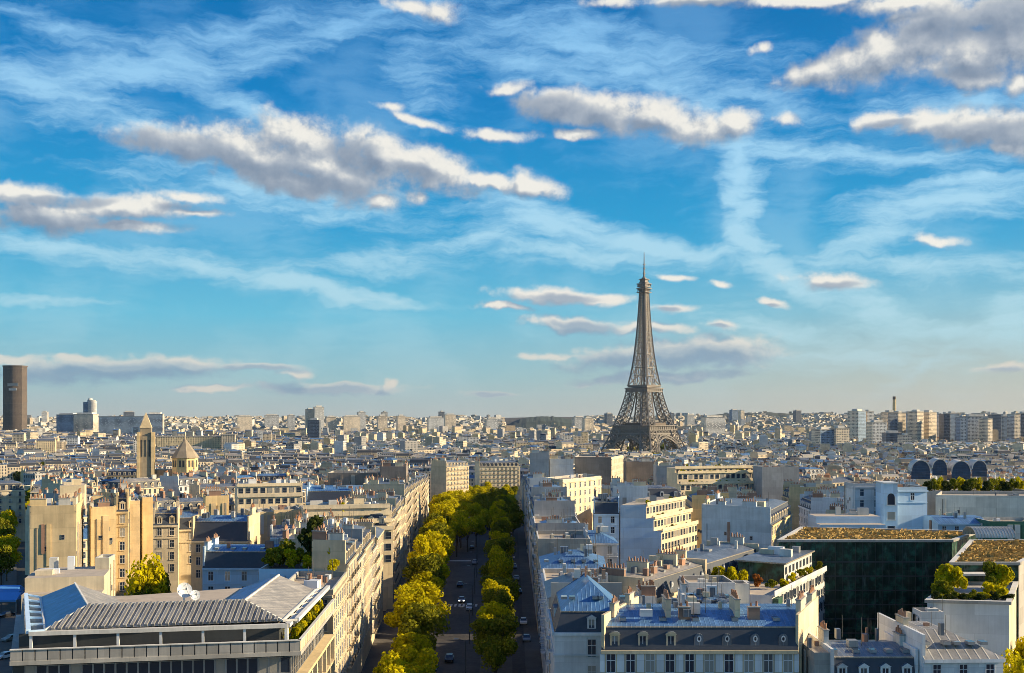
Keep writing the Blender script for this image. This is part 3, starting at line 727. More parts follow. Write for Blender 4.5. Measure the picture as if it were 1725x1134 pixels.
def quadfoot(px0, px1, Y, depth, rot=0, Y1=None):
    """front edge from pixel px0 to px1; rot>0 turns the right end away from the camera"""
    a = XY(px0, Y)
    if Y1 is None:
        t = math.tan(radians(rot)); k1 = (px1-CX)/F
        # b = a + s*(cos,sin) with b.x/b.y = k1
        c, s_ = cos(radians(rot)), sin(radians(rot)); s = (k1*a[1]-a[0])/(c-k1*s_); b_ = (a[0]+c*s, a[1]+s_*s)
    else: b_ = XY(px1, Y1)
    L = hypot(b_[0]-a[0], b_[1]-a[1]); ux, uy = (b_[0]-a[0])/L, (b_[1]-a[1])/L; nx, ny = -uy, ux
    return [a, b_, (b_[0]+nx*depth, b_[1]+ny*depth), (a[0]+nx*depth, a[1]+ny*depth)]
def fb(label, px0, px1, py, Y, depth, rot=0, **k):
    foot = quadfoot(px0, px1, Y, depth, rot); cy = (foot[0][1]+foot[1][1])/2
    return building(label, foot, H-(py-HY)/F*cy, **k)
# ------------------------------------------------------------------ plants
def crown_mesh(seed, n, leaf, mat, squash=1.0, lobes=11):
    r = random.Random(seed); mb = MB(); L = []
    for k in range(lobes):
        a = r.uniform(0, 2*pi); z = r.uniform(-.75, .85); q = sqrt(max(0, 1-z*z*.8))*r.uniform(.15, .72)
        L.append((q*cos(a), q*sin(a), z*.68, r.uniform(.20, .42)))
    L.append((0, 0, 0, .5))
    for k in range(n):
        lx, ly, lz, lr = r.choice(L)
        d = Vector((r.gauss(0, 1), r.gauss(0, 1), r.gauss(0, 1)+.15)).normalized(); rr = lr*(r.random()**.35)
        c = Vector((lx, ly, lz*squash))+d*rr
        nrm = (d+Vector((r.gauss(0, .6), r.gauss(0, .6), r.gauss(0, .6)))).normalized()
        u = nrm.cross(Vector((0, 0, 1)));  u = u.normalized() if u.length > .01 else Vector((1, 0, 0)); v = nrm.cross(u)
        t = r.uniform(0, pi); u, v = u*cos(t)+v*sin(t), v*cos(t)-u*sin(t); s_ = leaf*r.uniform(.6, 1.3)
        mb.quad(tuple(c-u*s_-v*s_*.6), tuple(c+u*s_-v*s_*.6), tuple(c+u*s_*.7+v*s_*.8), tuple(c-u*s_*.7+v*s_*.8), mat, ((0, 0), (1, 0), (1, 1), (0, 1)))
    return mb.mesh('crown'), L
CROWN = {}
for mt in ('leaf_yellow', 'leaf_green', 'leaf_dark', 'leaf_red'):
    CROWN[mt] = [crown_mesh(10*i+len(mt), 4200, .046, mt, lobes=14) for i in range(6 if mt != 'leaf_red' else 1)]
SHRUB = {mt: [crown_mesh(50+i, 900, .10, mt, lobes=6) for i in range(3)] for mt in ('leaf_yellow', 'leaf_green', 'leaf_dark', 'leaf_red')}
SMALL = {mt: [crown_mesh(80+i, 420, .13, mt, lobes=8) for i in range(2)] for mt in ('leaf_yellow', 'leaf_green', 'leaf_dark')}
def tree(label, x, y, z0, top, R, mat='leaf_yellow', seed=0, group=None, lod=CROWN, name='plane_tree', cat='tree', low=.32):
    r = random.Random(seed+int(x*7+y*3)); me, L = lod[mat][seed % len(lod[mat])]
    root = empty(name, (x, y, z0), label, cat, group, r.uniform(0, 6.28)); h = top-z0; c0 = h*low; ch = (h-c0)/2
    tb = MB(); tb.tube((x, y, z0), (x, y, z0+c0*1.05), .28, .2, 7, 'bark')
    for (lx, ly, lz, lr) in L[:7]: tb.tube((x, y, z0+c0), (x+lx*R*.8, y+ly*R*.8, z0+c0+ch+lz*ch*.8), .14, .04, 5, 'bark', False)
    tb.build('trunk', root, org=(x, y, z0))
    inst_mesh('crown', me, root, (0, 0, c0+ch), 0, (R, R, ch*1.12))
    return root
def shrub(label, x, y, z0, R, h, mat='leaf_green', seed=0, group=None, name='shrub'):
    me, L = SHRUB[mat][seed % 3]
    o = bpy.data.objects.new(name, me); COL.objects.link(o); o.location = (x, y, z0+h*.44); o.scale = (R*1.1, R*1.1, h/2*1.3); o.rotation_euler = (0, 0, seed*1.3)
    return tag(o, label, 'shrub', group)
ORD = ['first', 'second', 'third', 'fourth', 'fifth', 'sixth', 'seventh', 'eighth', 'ninth', 'tenth', 'eleventh', 'twelfth', 'thirteenth', 'fourteenth', 'fifteenth', 'sixteenth', 'seventeenth', 'eighteenth', 'nineteenth', 'twentieth'] + ['%dth' % k for k in range(21, 90)]
def ordn(k):
    if k < 20: return ORD[k]
    n_ = k+1; return '%d%s' % (n_, {1: 'st', 2: 'nd', 3: 'rd'}.get(n_ % 10, 'th') if n_ % 100 not in (11, 12, 13) else 'th')

# ------------------------------------------------------------------ the office block in the left foreground
def office():
    E1, E2 = P(46, 1066, 24.5), P(500, 1047, 24.5); E3, E4 = P(557, 988, 24.5), P(40, 1003, 24.5)
    root = empty('office_building', ((E1[0]+E3[0])/2, (E1[1]+E3[1])/2, 0), 'pale office block with ribbed grey roof, planted terrace and dark window band, left foreground', 'office building')
    A = [(E1[0]-.8, E1[1]-3.2), (-27.4, 142.6), (-28.2, 174.5), (E4[0]-1.2, E4[1])]
    occupy([(-76, 125), (-27, 130), (-28, 176), (-76, 176)])
    ANCH.append(('the ribbed-roof office block', 280, 1050, 145))
    w = MB()
    inn = inset(A, [.35, .35, .3, .3]); core = inset(A, [1.6, 1.6, .3, .3]); sets = inset(A, [3.6, 3.4, 1, 1])
    w.prism([(p[0], p[1]) for p in core], -1, 21.0, 'dark_metal', top='concrete')
    w.prism([(p[0], p[1]) for p in sets], 21.6, 24.3, 'dark_metal', top='concrete')
    w.build('wall', root)
    for z, t, out_ in ((21.0, .5, 0), (17.0, .45, -.0), (13.2, .4, 0), (9.6, .4, 0)):
        s_ = MB(); s_.prism(inset(A, [0-out_]*4) if z < 21 else A, z, z+t, 'concrete' if z > 20 else 'tan_render'); s_.build('floor_slab', root)
    def along(k, off=0, foot=A):
        x0, y0, ux, uy, nx, ny, L, vis, rz = edge_info(foot, k); return x0+nx*off, y0+ny*off, ux, uy, nx, ny, L, rz, atan2(uy, ux)
    # terrace parapet panels, each separated by a dark joint
    for k, m_ in ((0, 'concrete'), (1, 'limestone')):
        x, y, ux, uy, nx, ny, L, rz, rot = along(k, -.18); nn = int(L/1.45); g_ = L/nn
        pb = MB(); pb.box(x+ux*L/2-nx*.12, y+uy*L/2-ny*.12, 21.5, L-.4, .12, 1.35, 'dark_metal', rot)
        for i in range(nn): pb.box(x+ux*g_*(i+.5), y+uy*g_*(i+.5), 21.45, g_-.14, .16, 1.42, m_, rot)
        pb.build('parapet', root)
        cp = MB(); cp.box(x+ux*L/2, y+uy*L/2, 22.9, L, .42, .12, 'concrete_light', rot); cp.build('coping', root)
    # eaves frame with posts
    for k in (0, 1):
        x, y, ux, uy, nx, ny, L, rz, rot = along(k, -2.1); fr = MB()
        fr.box(x+ux*(L/2), y+uy*(L/2), 24.3, L-3.6, .7, .5, 'concrete_light', rot); fr.build('eaves', root)
        nn = 6 if k == 0 else 4
        for i in range(nn+1):
            pm = MB(); u = 2+(L-4)*i/nn; pm.box(x+ux*u, y+uy*u, 21.5, .32, .32, 2.8, 'white_metal', rot); pm.build('post', root)
        # dark glazed band under the terrace
        xg, yg, *_ = along(k, -1.55)
        nn = int(L/1.35); g_ = L/nn
        for j, zb in enumerate((17.5, 13.7, 10.1)):
            for i in range(nn):
                u = g_*(i+.5)
                if u < 1.8 or u > L-1.8: continue
                wm_ = MB(); x1, y1 = xg+ux*u, yg+uy*u
                o = WINB(g_-.12, 3.1 if j == 0 else 2.7)
                ob = inst_mesh('window', o, root, (x1-root.location.x, y1-root.location.y, zb-root.location.z), rz)
        if k == 1 or k == 0:
            pl = MB()
            for i in range(int(L/4.2)+1):
                u = i*L/int(L/4.2)
                pl.box(x+ux*u+nx*1.9, y+uy*u+ny*1.9, 0, .5, .5, 17.0, 'cream', rot)
            pl.build('column', root)
    # roof: ribbed front slope, two wings running back
    ez = 24.85; R1, R2 = P(148, 1020, 27.0), P(412, 1012, 27.0); F1, F2 = P(76, 1062, ez), P(476, 1046, ez)
    B1, B2 = P(126, 983, 27.0), P(470, 969, 27.0); L1 = P(68, 1006, ez); RR = P(531, 994, ez)
    rf = MB()
    rf.poly([F1, F2, R2, R1], 'ribbed')
    i1 = (R1[0]+4.5, R1[1]+5.5, ez); i1b = (B1[0]+5.5, B1[1]+1, ez); i2 = (R2[0]-5.5, R2[1]+5.5, ez); i2b = (B2[0]-6, B2[1]+1, ez)
    rf.poly([L1, F1, R1, B1], 'zinc_blue'); rf.poly([R1, i1, i1b, B1], 'zinc_pale')  # sun and shade put into the slope colours: left-facing blue, right-facing pale
    rf.poly([R2, F2, RR, B2], 'zinc_pale'); rf.poly([B2, i2b, i2, R2], 'zinc_blue')
    rf.poly([R1, R2, i2, i1], 'zinc_pale')
    rf.poly([B1, i1b, L1], 'tan_render'); rf.poly([B2, RR, i2b], 'tan_render')
    rf.poly([i1, i2, i2b, i1b], 'roof_gravel')
    rb = rf.build('roof', root)
    # raised ribs on the front slope, copings on the hips
    rs_ = MB(); nrib = 34
    for i in range(1, nrib):
        t = i/nrib; a = [F1[q]*(1-t)+F2[q]*t for q in range(3)]
        # rib runs up the slope until it meets the ridge or a hip
        up = Vector((R1[0]-F1[0]*1, R1[1]-F1[1], R1[2]-F1[2])); px_ = a[0]
        if px_ < R1[0]: s_ = (px_-F1[0])/(R1[0]-F1[0])
        elif px_ > R2[0]: s_ = (F2[0]-px_)/(F2[0]-R2[0])
        else: s_ = 1
        yt = R1[1]+(R2[1]-R1[1])*((px_-R1[0])/(R2[0]-R1[0]))
        b_ = (px_, a[1]+(yt-a[1])*s_, a[2]+(R1[2]-a[2])*s_)
        rs_.beam((a[0], a[1], a[2]+.1), (b_[0], b_[1], b_[2]+.1), .42, 'ribbed')
    rs_.build('roof_rib', root)
    hp = MB()
    for a, b_ in ((F1, R1), (R2, F2), (R1, B1), (R2, B2), (F2, RR), (F1, L1), (R1, R2)): hp.beam((a[0], a[1], a[2]+.08), (b_[0], b_[1], b_[2]+.08), .22, 'concrete_light')
    hp.build('ridge_cap', root)
    # open frames either side of the roof
    for (a, b_, c, d, m_) in ((F1, L1, P(44, 1002, ez), P(48, 1064, ez), 'blue_white'), (F2, RR, P(553, 989, ez), P(500, 1044, ez), 'concrete_light')):
        pg = MB()
        for i in range(7):
            t = i/6; p = [a[q]*(1-t)+b_[q]*t for q in range(3)]; q_ = [d[q]*(1-t)+c[q]*t for q in range(3)]; pg.beam(p, q_, .28, m_)
        pg.beam(d, c, .55, m_); pg.beam(a, b_, .3, m_); pg.build('pergola', root)
    return root
office()
pts_ = [(62, 1079, 'leaf_yellow', .9, 1.5), (135, 1076, 'leaf_green', .7, 1.1), (186, 1076, 'leaf_red', .6, 1.0), (219, 1073, 'leaf_yellow', .6, 1.5), (300, 1067, 'leaf_red', .7, 1.2), (315, 1067, 'leaf_yellow', .6, 1.1),
        (336, 1068, 'leaf_green', .5, .9), (349, 1067, 'leaf_green', .4, .9), (383, 1067, 'leaf_yellow', .7, 1.1), (258, 1072, 'leaf_green', .5, .8), (480, 1060, 'leaf_yellow', .9, 1.3), (500, 1060, 'leaf_green', .9, 1.2), (430, 1066, 'leaf_green', .4, .7)]
cl = {'leaf_yellow': 'yellow-green', 'leaf_green': 'dull green', 'leaf_red': 'russet'}
for i, (px, py, mt, R_, h) in enumerate(pts_):
    Y = 141+ (px-46)/454*8.5
    shrub('%s potted bush behind the office terrace parapet, %s from the left' % (cl[mt], ordn(i)), (px-CX)/F*Y, Y, 21.5, R_, h+.9, mt, i, 'potted bushes on the office terrace', 'potted_bush')
for i in range(9):
    t = (i+.5)/9; y = 146+t*25
    shrub('%s bush in the long planter on the office right side, %s from the front' % (['yellow', 'green'][i % 2], ordn(i)), -29.1-.02*(y-146), y, 21.5, 1.0, 2.3+(i % 3)*.3, ['leaf_yellow', 'leaf_green'][i % 2], i, 'bushes along the office side terrace', 'planter_bush')
# satellite dishes on the office roof
def dish(px, py, z, r_, label):
    x, y, z = P(px, py, z); root = empty('satellite_dish', (x, y, z-2.2), label, 'satellite dish', 'satellite dishes on the office roof')
    m_ = MB(); m_.tube((x, y, z-2.2), (x, y, z-.2), .12, .1, 8, 'white_metal'); m_.box(x, y, z-2.3, .8, .8, .15, 'metal_grey'); m_.build('mast', root)
    d = MB(); ax = Vector((.55, -.75, .35)).normalized(); u = ax.cross(Vector((0, 0, 1))).normalized(); v = ax.cross(u); c = Vector((x, y, z)); pr = None
    for j in range(6):
        q = r_*j/5; dep = .28*r_*(q/r_)**2; loop = [tuple(c+ax*dep+(u*cos(2*pi*k/18)+v*sin(2*pi*k/18))*q) for k in range(18)]
        if pr:
            for k in range(18): d.quad(pr[k], pr[(k+1) % 18], loop[(k+1) % 18], loop[k], 'white_metal', ((0, 0), (1, 0), (1, 1), (0, 1)))
        pr = loop
    d.build('reflector', root)
    a = MB(); tip = c+ax*r_*.9
    for k in (0, 6, 12): a.beam(pr[k], tuple(tip), .04, 'metal_grey')
    a.box(tip.x, tip.y, tip.z-.1, .18, .18, .2, 'metal_grey'); a.build('feed_arm', root)
dish(310, 995, 28.4, 1.05, 'larger white satellite dish on mast behind the ribbed office roof')
dish(328, 1003, 27.8, .7, 'smaller white satellite dish to the right of the larger dish')
# rooftop mast
def small_thing(name, label, cat, fn, group=None):
    mb_ = MB(); fn(mb_); xs = [v[0] for v in mb_.v]; ys = [v[1] for v in mb_.v]; zs = [v[2] for v in mb_.v]
    o = mb_.build(name, None, org=(sum(xs)/len(xs), sum(ys)/len(ys), min(zs))); return tag(o, label, cat, group)
def awn(mb_):
    for k in range(3):
        Y = 292+k*6.5; x0, x1 = XY(-8, Y)[0], XY(27, Y)[0]; xm = (x0+x1)/2
        f = lambda x, y, z: (x, y, z)
        mb_.quad(f(x0, Y, 3.2), f(x1, Y, 3.2), f(x1, Y+3, 4.8), f(x0, Y+3, 4.8), 'blue_cloth'); mb_.quad(f(x0, Y+3, 4.8), f(x1, Y+3, 4.8), f(x1, Y+6, 3.2), f(x0, Y+6, 3.2), 'blue_cloth')
        mb_.quad(f(x0, Y-.02, 2.8), f(x1, Y-.02, 2.8), f(x1, Y-.02, 3.2), f(x0, Y-.02, 3.2), 'blue_cloth')
        for x in (x0, x1):
            mb_.poly([f(x, Y, 3.2), f(x, Y+6, 3.2), f(x, Y+3, 4.8)], 'blue_cloth'); mb_.tube(f(x, Y, 0), f(x, Y, 3.2), .06, .06, 6, 'white_metal')
small_thing('awning', 'light blue canvas awning at the far left edge beside the dark avenue', 'awning', awn)

# ------------------------------------------------------------------ foreground and mid-ground buildings, left side
def tiers(label, spec, group=None, name='apartment_building', anchor=None, green=0, z0=None, rail=True, cat='building'):
    """stepped building: spec = [(foot, top z, [wall material per edge], facade edges)...] from the lowest tier up"""
    f0 = spec[0][0]; cx, cy = centroid(f0); z0 = gz(cx, cy)-1 if z0 is None else z0
    root = empty(name, (cx, cy, z0), label, cat, group); occupy(f0)
    if anchor: ANCH.append((anchor, CX+F*cx/cy, HY-F*(spec[-1][1]-H)/cy, cy))
    zb = z0; r = random.Random(int(cx*3+cy))
    for (foot, zt, mats, fed) in spec:
        w = MB(); lo = [(x, y, zb) for x, y in foot]; hi = [(x, y, zt) for x, y in foot]; w.ring(lo, hi, mats)
        w.poly(hi, 'roof_gravel'); w.build('wall', root)
        for k in range(len(foot)):
            x0, y0, ux, uy, nx, ny, L, vis, rz = edge_info(foot, k)
            if vis < -.1: continue
            if mats[k] in ('white_render', 'cream', 'limestone', 'concrete_light') and k in fed or rail and k in fed:
                b_ = MB(); b_.box(x0+ux*L/2+nx*.05, y0+uy*L/2+ny*.05, zt-.25, L, .9, .3, 'cream' if 'cream' in mats[k] else 'concrete_light', atan2(uy, ux))
                b_.box(x0+ux*L/2+nx*.42, y0+uy*L/2+ny*.42, zt+.05, L, .12, .85, 'cream' if 'cream' in mats[k] else 'white_render', atan2(uy, ux)); b_.build('balcony', root)
            if k in fed:
                n_ = max(2, int(L/2.4)); g_ = L/n_
                nf = min(3, int((zt-max(zb, zt-9.6))/3.1)) or 1
                for j in range(nf):
                    for i in range(n_):
                        if zt-2.75-3.1*j < zb+.1 and zb > z0+.1: continue
                        inst_mesh('window', WINB(round(g_*.62, 1), 1.9), root, (x0+ux*g_*(i+.5)-cx, y0+uy*g_*(i+.5)-cy, zt-2.7-3.1*j-z0), rz)
        zb = zt
    f = spec[-1][0]; inn = inset(f, [2.0]*len(f)); zt = spec[-1][1]
    for q in range(4):
        u, v = r.random(), r.random(); a, b_, c, d = inn[0], inn[1], inn[2], inn[3]
        x = a[0]*(1-u)*(1-v)+b_[0]*u*(1-v)+c[0]*u*v+d[0]*(1-u)*v; y = a[1]*(1-u)*(1-v)+b_[1]*u*(1-v)+c[1]*u*v+d[1]*(1-u)*v
        C = MB(); C.box(x, y, zt-.05, r.uniform(1, 3.5), r.uniform(.8, 2.2), r.uniform(.8, 2.4), r.choice(['concrete_light', 'white_metal', 'cream', 'metal_grey']), atan2(f[1][1]-f[0][1], f[1][0]-f[0][0])); C.build('roof_unit', root)
    if green:
        for (foot, zt, mats, fed) in spec:
            for k in fed:
                x0, y0, ux, uy, nx, ny, L, vis, rz = edge_info(foot, k)
                for i in range(int(L/3.2*green)):
                    u = r.uniform(.5, L-.5); GREEN.append((x0+ux*u-nx*.4, y0+uy*u-ny*.4, zt, r.uniform(.5, 1.0), r.uniform(.8, 1.8), label))
    return root
GREEN = []
def stepped(label, px0, px1, pys, Y, depth, rot=0, step=2.4, mats=('far_cream', 'far_cream', 'cream', 'cream'), fed=(0, 1), edges=(0,), **k):
    foot = quadfoot(px0, px1, Y, depth, rot); cy = (foot[0][1]+foot[1][1])/2; spec = []
    for i, py in enumerate(sorted(pys, reverse=True)):
        spec.append((inset(foot, [step*i if q in edges else 0 for q in range(4)]), H-(py-HY)/F*(cy+step*i), list(mats), list(fed)))
    return tiers(label, spec, **k)

W4 = lambda m: [m]*4
stepped('low cream house with stepped parapets directly behind the office block left end', 36, 172, [1000, 972], 182, 16, 14, 3, W4('cream'), (), anchor='the stepped cream house')
fb('square cream lift tower behind the office roof, left of the courtyard tree', 160, 184, 948, 196, 5, 8, roof='flat', edges='bbbb', wall='cream', chim=0, clutter=0, name='lift_tower', cat='tower')
fb('wide tan blank party wall block behind the stepped cream house', 50, 128, 886, 236, 20, 17, roof='mansard', edges='bbub', wall='tan_render', blank='tan_render', dorm=None, chim=2, anchor='the tan blank wall')
fb('bright ochre blank wall with sloping top right of the tan wall', 153, 196, 872, 251, 14, 24, roof='hip', edges='bbbb', wall='ochre_render', ro={'h2': 2.2, 'i2': 4}, chim=1, anchor='the bright ochre wall')
fb('narrow tan window strip between the two ochre walls', 196, 216, 862, 256, 10, 16, roof='mansard', edges='wbbb', wall='tan_render', floors=6, sp=2.2, chim=1, near=True)
fb('tall ochre flue walls left of the courtyard tree', 216, 236, 850, 262, 12, 22, roof='flat', edges='bbbb', wall='ochre_render', chim=0, anchor='the ochre flue walls')
fb('paler ochre flue wall, second of the pair above the courtyard tree', 240, 258, 844, 268, 10, 24, roof='flat', edges='bbbb', wall='ochre_render', chim=0)
fb('grey mansard house right of the ochre flue walls', 258, 300, 885, 285, 13, 14, roof='mansard', edges='wbub', wall='cream', floors=4, sp=2.4, near=True, chim=1)
fb('white house with one big dormer right of the grey mansard house', 300, 345, 892, 290, 13, 14, roof='mansard', edges='wbub', wall='cream', floors=3, sp=3.2, dsp=6, ro={'zinc': 'zinc_blue'}, chim=1)
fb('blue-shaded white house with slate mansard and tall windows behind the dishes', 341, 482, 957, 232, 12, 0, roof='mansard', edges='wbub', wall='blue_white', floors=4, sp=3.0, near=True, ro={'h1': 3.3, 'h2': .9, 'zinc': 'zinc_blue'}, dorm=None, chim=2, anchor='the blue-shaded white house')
fb('long low house under a dark slate roof behind the blue-shaded house', 322, 418, 912, 270, 13, 0, roof='mansard', edges='wbub', wall='limestone', floors=3, ro={'h1': 4.6, 'i1': 2.2, 'h2': 1.2, 'zinc': 'zinc_blue'}, dorm=None, chim=1, anchor='the dark slate roof')
fb('yellow plastered wall behind the dark slate roof', 345, 386, 850, 335, 12, 18, roof='hip', edges='bbbb', wall='ochre_render', chim=1)
fb('tan flank with flues right of the dark slate roof', 424, 462, 868, 300, 12, 22, roof='flat', edges='bbbb', wall='tan_render', chim=0)
fb('broad sand-coloured blank wall left of the long terraced block', 462, 508, 864, 300, 13, 18, roof='flat', edges='bbbb', wall='ochre_render', chim=0, anchor='the sand-coloured blank wall')
fb('low white annex below the sand-coloured blank wall', 455, 500, 905, 262, 10, 8, roof='hip', edges='wbub', wall='white_render', floors=2, chim=1)
stepped('long cream block with four pale terrace bands beside the avenue', 513, 662, [893, 880, 867, 855], 290, 16, 15, 1.8, ['cream', 'cream', 'cream', 'cream'], (0,), green=.35, anchor='the long terraced block')
stepped('cream block with two rows of big windows left of the blue courtyard roof', 401, 512, [862, 836, 818], 400, 16, 18, 2.2, ['cream', 'cream', 'cream', 'cream'], (0,), anchor='the big-windowed cream block')
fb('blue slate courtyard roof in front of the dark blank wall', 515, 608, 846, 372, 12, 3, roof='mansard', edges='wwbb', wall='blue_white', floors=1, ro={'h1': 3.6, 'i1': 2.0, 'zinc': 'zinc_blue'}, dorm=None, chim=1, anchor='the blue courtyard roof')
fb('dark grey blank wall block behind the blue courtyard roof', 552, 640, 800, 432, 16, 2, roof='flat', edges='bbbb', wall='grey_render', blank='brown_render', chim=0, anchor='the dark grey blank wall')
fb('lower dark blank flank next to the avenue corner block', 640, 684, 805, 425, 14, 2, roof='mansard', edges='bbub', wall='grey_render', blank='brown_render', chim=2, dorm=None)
stepped('cream twin-fronted block with pipes above the tan blank wall', 100, 142, [838, 818], 432, 14, 18, 2, W4('cream'), (), anchor='the twin-fronted cream block')
fb('curved cream street front at the left edge beyond the avenue trees', -8, 42, 826, 500, 16, 28, roof='mansard', edges='ffub', wall='cream', floors=5, sp=2.8)
# avenue rows
rowL = [(176, 196, 23.4, 'flat', 'limestone'), (196, 214, 25.5, 'mansard', 'limestone'), (214, 229, 23.6, 'mansard', 'cream'), (229, 248, 24.2, 'mansard', 'limestone'), (248, 262, 21.5, 'mansard', 'cream'), (262, 282, 23, 'hip', 'limestone'),
        (296, 318, 22.6, 'mansard', 'cream'), (318, 338, 22.0, 'mansard', 'limestone'), (338, 362, 22.5, 'mansard', 'cream'), (362, 384, 21.5, 'mansard', 'limestone'), (384, 410, 24, 'mansard', 'cream'), (410, 436, 23, 'mansard', 'limestone'),
        (452, 480, 20, 'mansard', 'cream'), (480, 506, 19.5, 'mansard', 'limestone'), (506, 534, 18.6, 'mansard', 'cream'), (534, 562, 17.6, 'mansard', 'limestone'), (562, 600, 16.5, 'mansard', 'cream'), (600, 640, 15, 'mansard', 'limestone'), (640, 690, 13, 'mansard', 'cream')]
for i, (y0, y1, ze, rf, wl) in enumerate(rowL):
    d = {0: 9, 1: 6.5}.get(i, 15); dx = 0 if y0 < 450 else -2
    ft = [(XL(y0)+dx-d, y0+1.5), (XL(y0)+dx, y0), (XL(y1)+dx, y1), (XL(y1)+dx-d, y1+1.5)]
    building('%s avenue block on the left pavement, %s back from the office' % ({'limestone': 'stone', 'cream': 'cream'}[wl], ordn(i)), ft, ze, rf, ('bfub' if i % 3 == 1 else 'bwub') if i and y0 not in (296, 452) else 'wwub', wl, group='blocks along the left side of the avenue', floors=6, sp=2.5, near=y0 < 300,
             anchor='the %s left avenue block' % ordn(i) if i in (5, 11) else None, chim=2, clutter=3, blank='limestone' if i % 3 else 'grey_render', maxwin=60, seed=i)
fb('cream mansard block closing the far end of the tree-lined avenue', 808, 876, 786, 850, 18, 14, roof='mansard', edges='ffub', wall='cream', floors=6, sp=3.0, anchor='the block closing the avenue')
fb('pale mansard block left of the one closing the avenue', 752, 790, 786, 740, 14, 52, roof='mansard', edges='ffub', wall='limestone', floors=5, sp=3.0)
rowR = [(184, 203, 21.5, 'hip', 'white_render'), (203, 222, 20.4, 'flat', 'white_render'), (262, 280, 22.0, 'flat', 'limestone'), (280, 300, 20.5, 'mansard', 'white_render'), (300, 322, 22.0, 'flat', 'grey_render'), (322, 345, 23.0, 'mansard', 'white_render'), (345, 370, 22.5, 'mansard', 'limestone'),
        (370, 398, 24.0, 'mansard', 'white_render'), (398, 412, 21.0, 'flat', 'limestone'), (452, 480, 20.0, 'mansard', 'limestone'), (480, 512, 20, 'mansard', 'grey_render'), (512, 548, 19.0, 'mansard', 'limestone'), (600, 640, 15.0, 'mansard', 'limestone'), (640, 690, 12.0, 'mansard', 'grey_render'), (690, 740, 10.0, 'mansard', 'limestone')]
for i, (y0, y1, ze, rf, wl) in enumerate(rowR):
    d = 12.5; ft = [(XR, y0), (XR+d, y0), (XR+d, y1), (XR, y1)]
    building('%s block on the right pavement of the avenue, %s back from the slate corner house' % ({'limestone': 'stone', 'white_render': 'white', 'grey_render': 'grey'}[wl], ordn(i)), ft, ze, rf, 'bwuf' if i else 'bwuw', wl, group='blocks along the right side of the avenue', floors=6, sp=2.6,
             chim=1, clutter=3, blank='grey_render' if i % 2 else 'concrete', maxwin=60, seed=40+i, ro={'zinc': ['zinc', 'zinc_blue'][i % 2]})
# ------------------------------------------------------------------ right side heroes
building('white corner house with one gabled dormer under a blue-grey hipped roof', [(6.3, 163), (17.4, 163), (17.4, 181), (6.3, 183)], 20.0, 'mansard', 'wwuf', 'white_render', floors=4, fh=3.9, sp=8, dsp=11, near=True, wsc=1.35,
         ro={'h1': 2.9, 'i1': .9, 'h2': 4.0, 'i2': 4.6, 'zinc': 'zinc_blue'}, chim=0, clutter=1, anchor='the slate corner house', dorm='gable', top_off=1.0, seed=3)
building('long white house with shutters, slate mansard, round-topped and oval dormers, bottom right of centre', [(12.2, 150.6), (39.2, 150.6), (46.6, 167), (19, 167)], 20.0, 'mansard', 'sbub', 'limestone', floors=3, fh=3.7, sp=2.45, wsc=1.3, top_off=.5, near=True,
         ro={'h1': 3.0, 'i1': .8, 'h2': 1.5, 'i2': 4.5, 'zinc': 'zinc_blue'}, dorm=['arch', 'arch', 'arch', 'oval', 'oval', 'oval', 'oval'], dsp=3.85, chim=2, clutter=4, mid=(.36, .72), blank='cream', anchor='the long shuttered house', seed=5)
dv = Vector((34.5, 56)).normalized(); nv = Vector((-dv.y, dv.x))
def diag(s0, s1, d=13.0, a=(23.5, 195)): p = Vector(a)+dv*s0; q = Vector(a)+dv*s1; return [tuple(p), tuple(q), tuple(q+nv*d), tuple(p+nv*d)]
building('near half of the slanting slate block with sunlit pale roof', diag(0, 30), 19.0, 'mansard', 'wbub', 'limestone', floors=3, sp=2.6, ro={'h1': 3.2, 'i1': .8, 'h2': .8, 'i2': 3.5, 'zinc': 'zinc_pale'}, dorm='oval', dsp=3.6, chim=1, near=True, mid=(.3, .75), clutter=4, anchor='the slanting slate block')
building('far half of the slanting slate block with blue zinc roof', diag(30.2, 62), 19.0, 'mansard', 'wbub', 'limestone', floors=3, sp=2.6, ro={'h1': 3.2, 'i1': .8, 'h2': .8, 'i2': 3.5, 'zinc': 'zinc'}, dorm='oval', dsp=3.6, chim=1)
building('white corner block under a bright blue zinc roof beside the avenue', [(6.3, 224), (19, 224), (20, 243), (6.3, 243)], 21.0, 'hip', 'wwuf', 'white_render', floors=4, sp=3.4, ro={'h2': 2.2, 'i2': 5, 'zinc': 'zinc_blue'}, chim=0, clutter=3, near=True, anchor='the bright blue roof')
fb('white house with small roof terrace right of the grey block', 988, 1040, 915, 268, 12, 0, roof='hip', edges='wwub', wall='white_render', floors=3, ro={'zinc': 'zinc_blue'}, chim=1)
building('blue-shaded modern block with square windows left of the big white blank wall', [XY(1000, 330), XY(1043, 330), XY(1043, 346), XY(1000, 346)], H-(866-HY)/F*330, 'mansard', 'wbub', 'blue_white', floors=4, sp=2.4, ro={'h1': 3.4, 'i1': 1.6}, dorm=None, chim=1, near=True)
f5 = [(32.6, 330), (44.9, 330), (60, 356), (45, 364)]
tiers('white block with big blank wall and three sunlit terraces stepping down to the right', [(inset(f5, [0, 2.0*i, 0, 0]), z, ['blue_white', 'cream', 'cream', 'cream'], [1]) for i, z in enumerate((17.6, 21.4, 25.4))], green=.5, anchor='the stepped white block')
building('cream corner block with tall windows above the avenue, catching the sun', [XY(918, 428), XY(948, 414), XY(1013, 440), XY(985, 458)], 27.4, 'flat', 'bwub', 'cream', floors=4, sp=3.4, chim=0, near=True, anchor='the sunlit cream corner block')
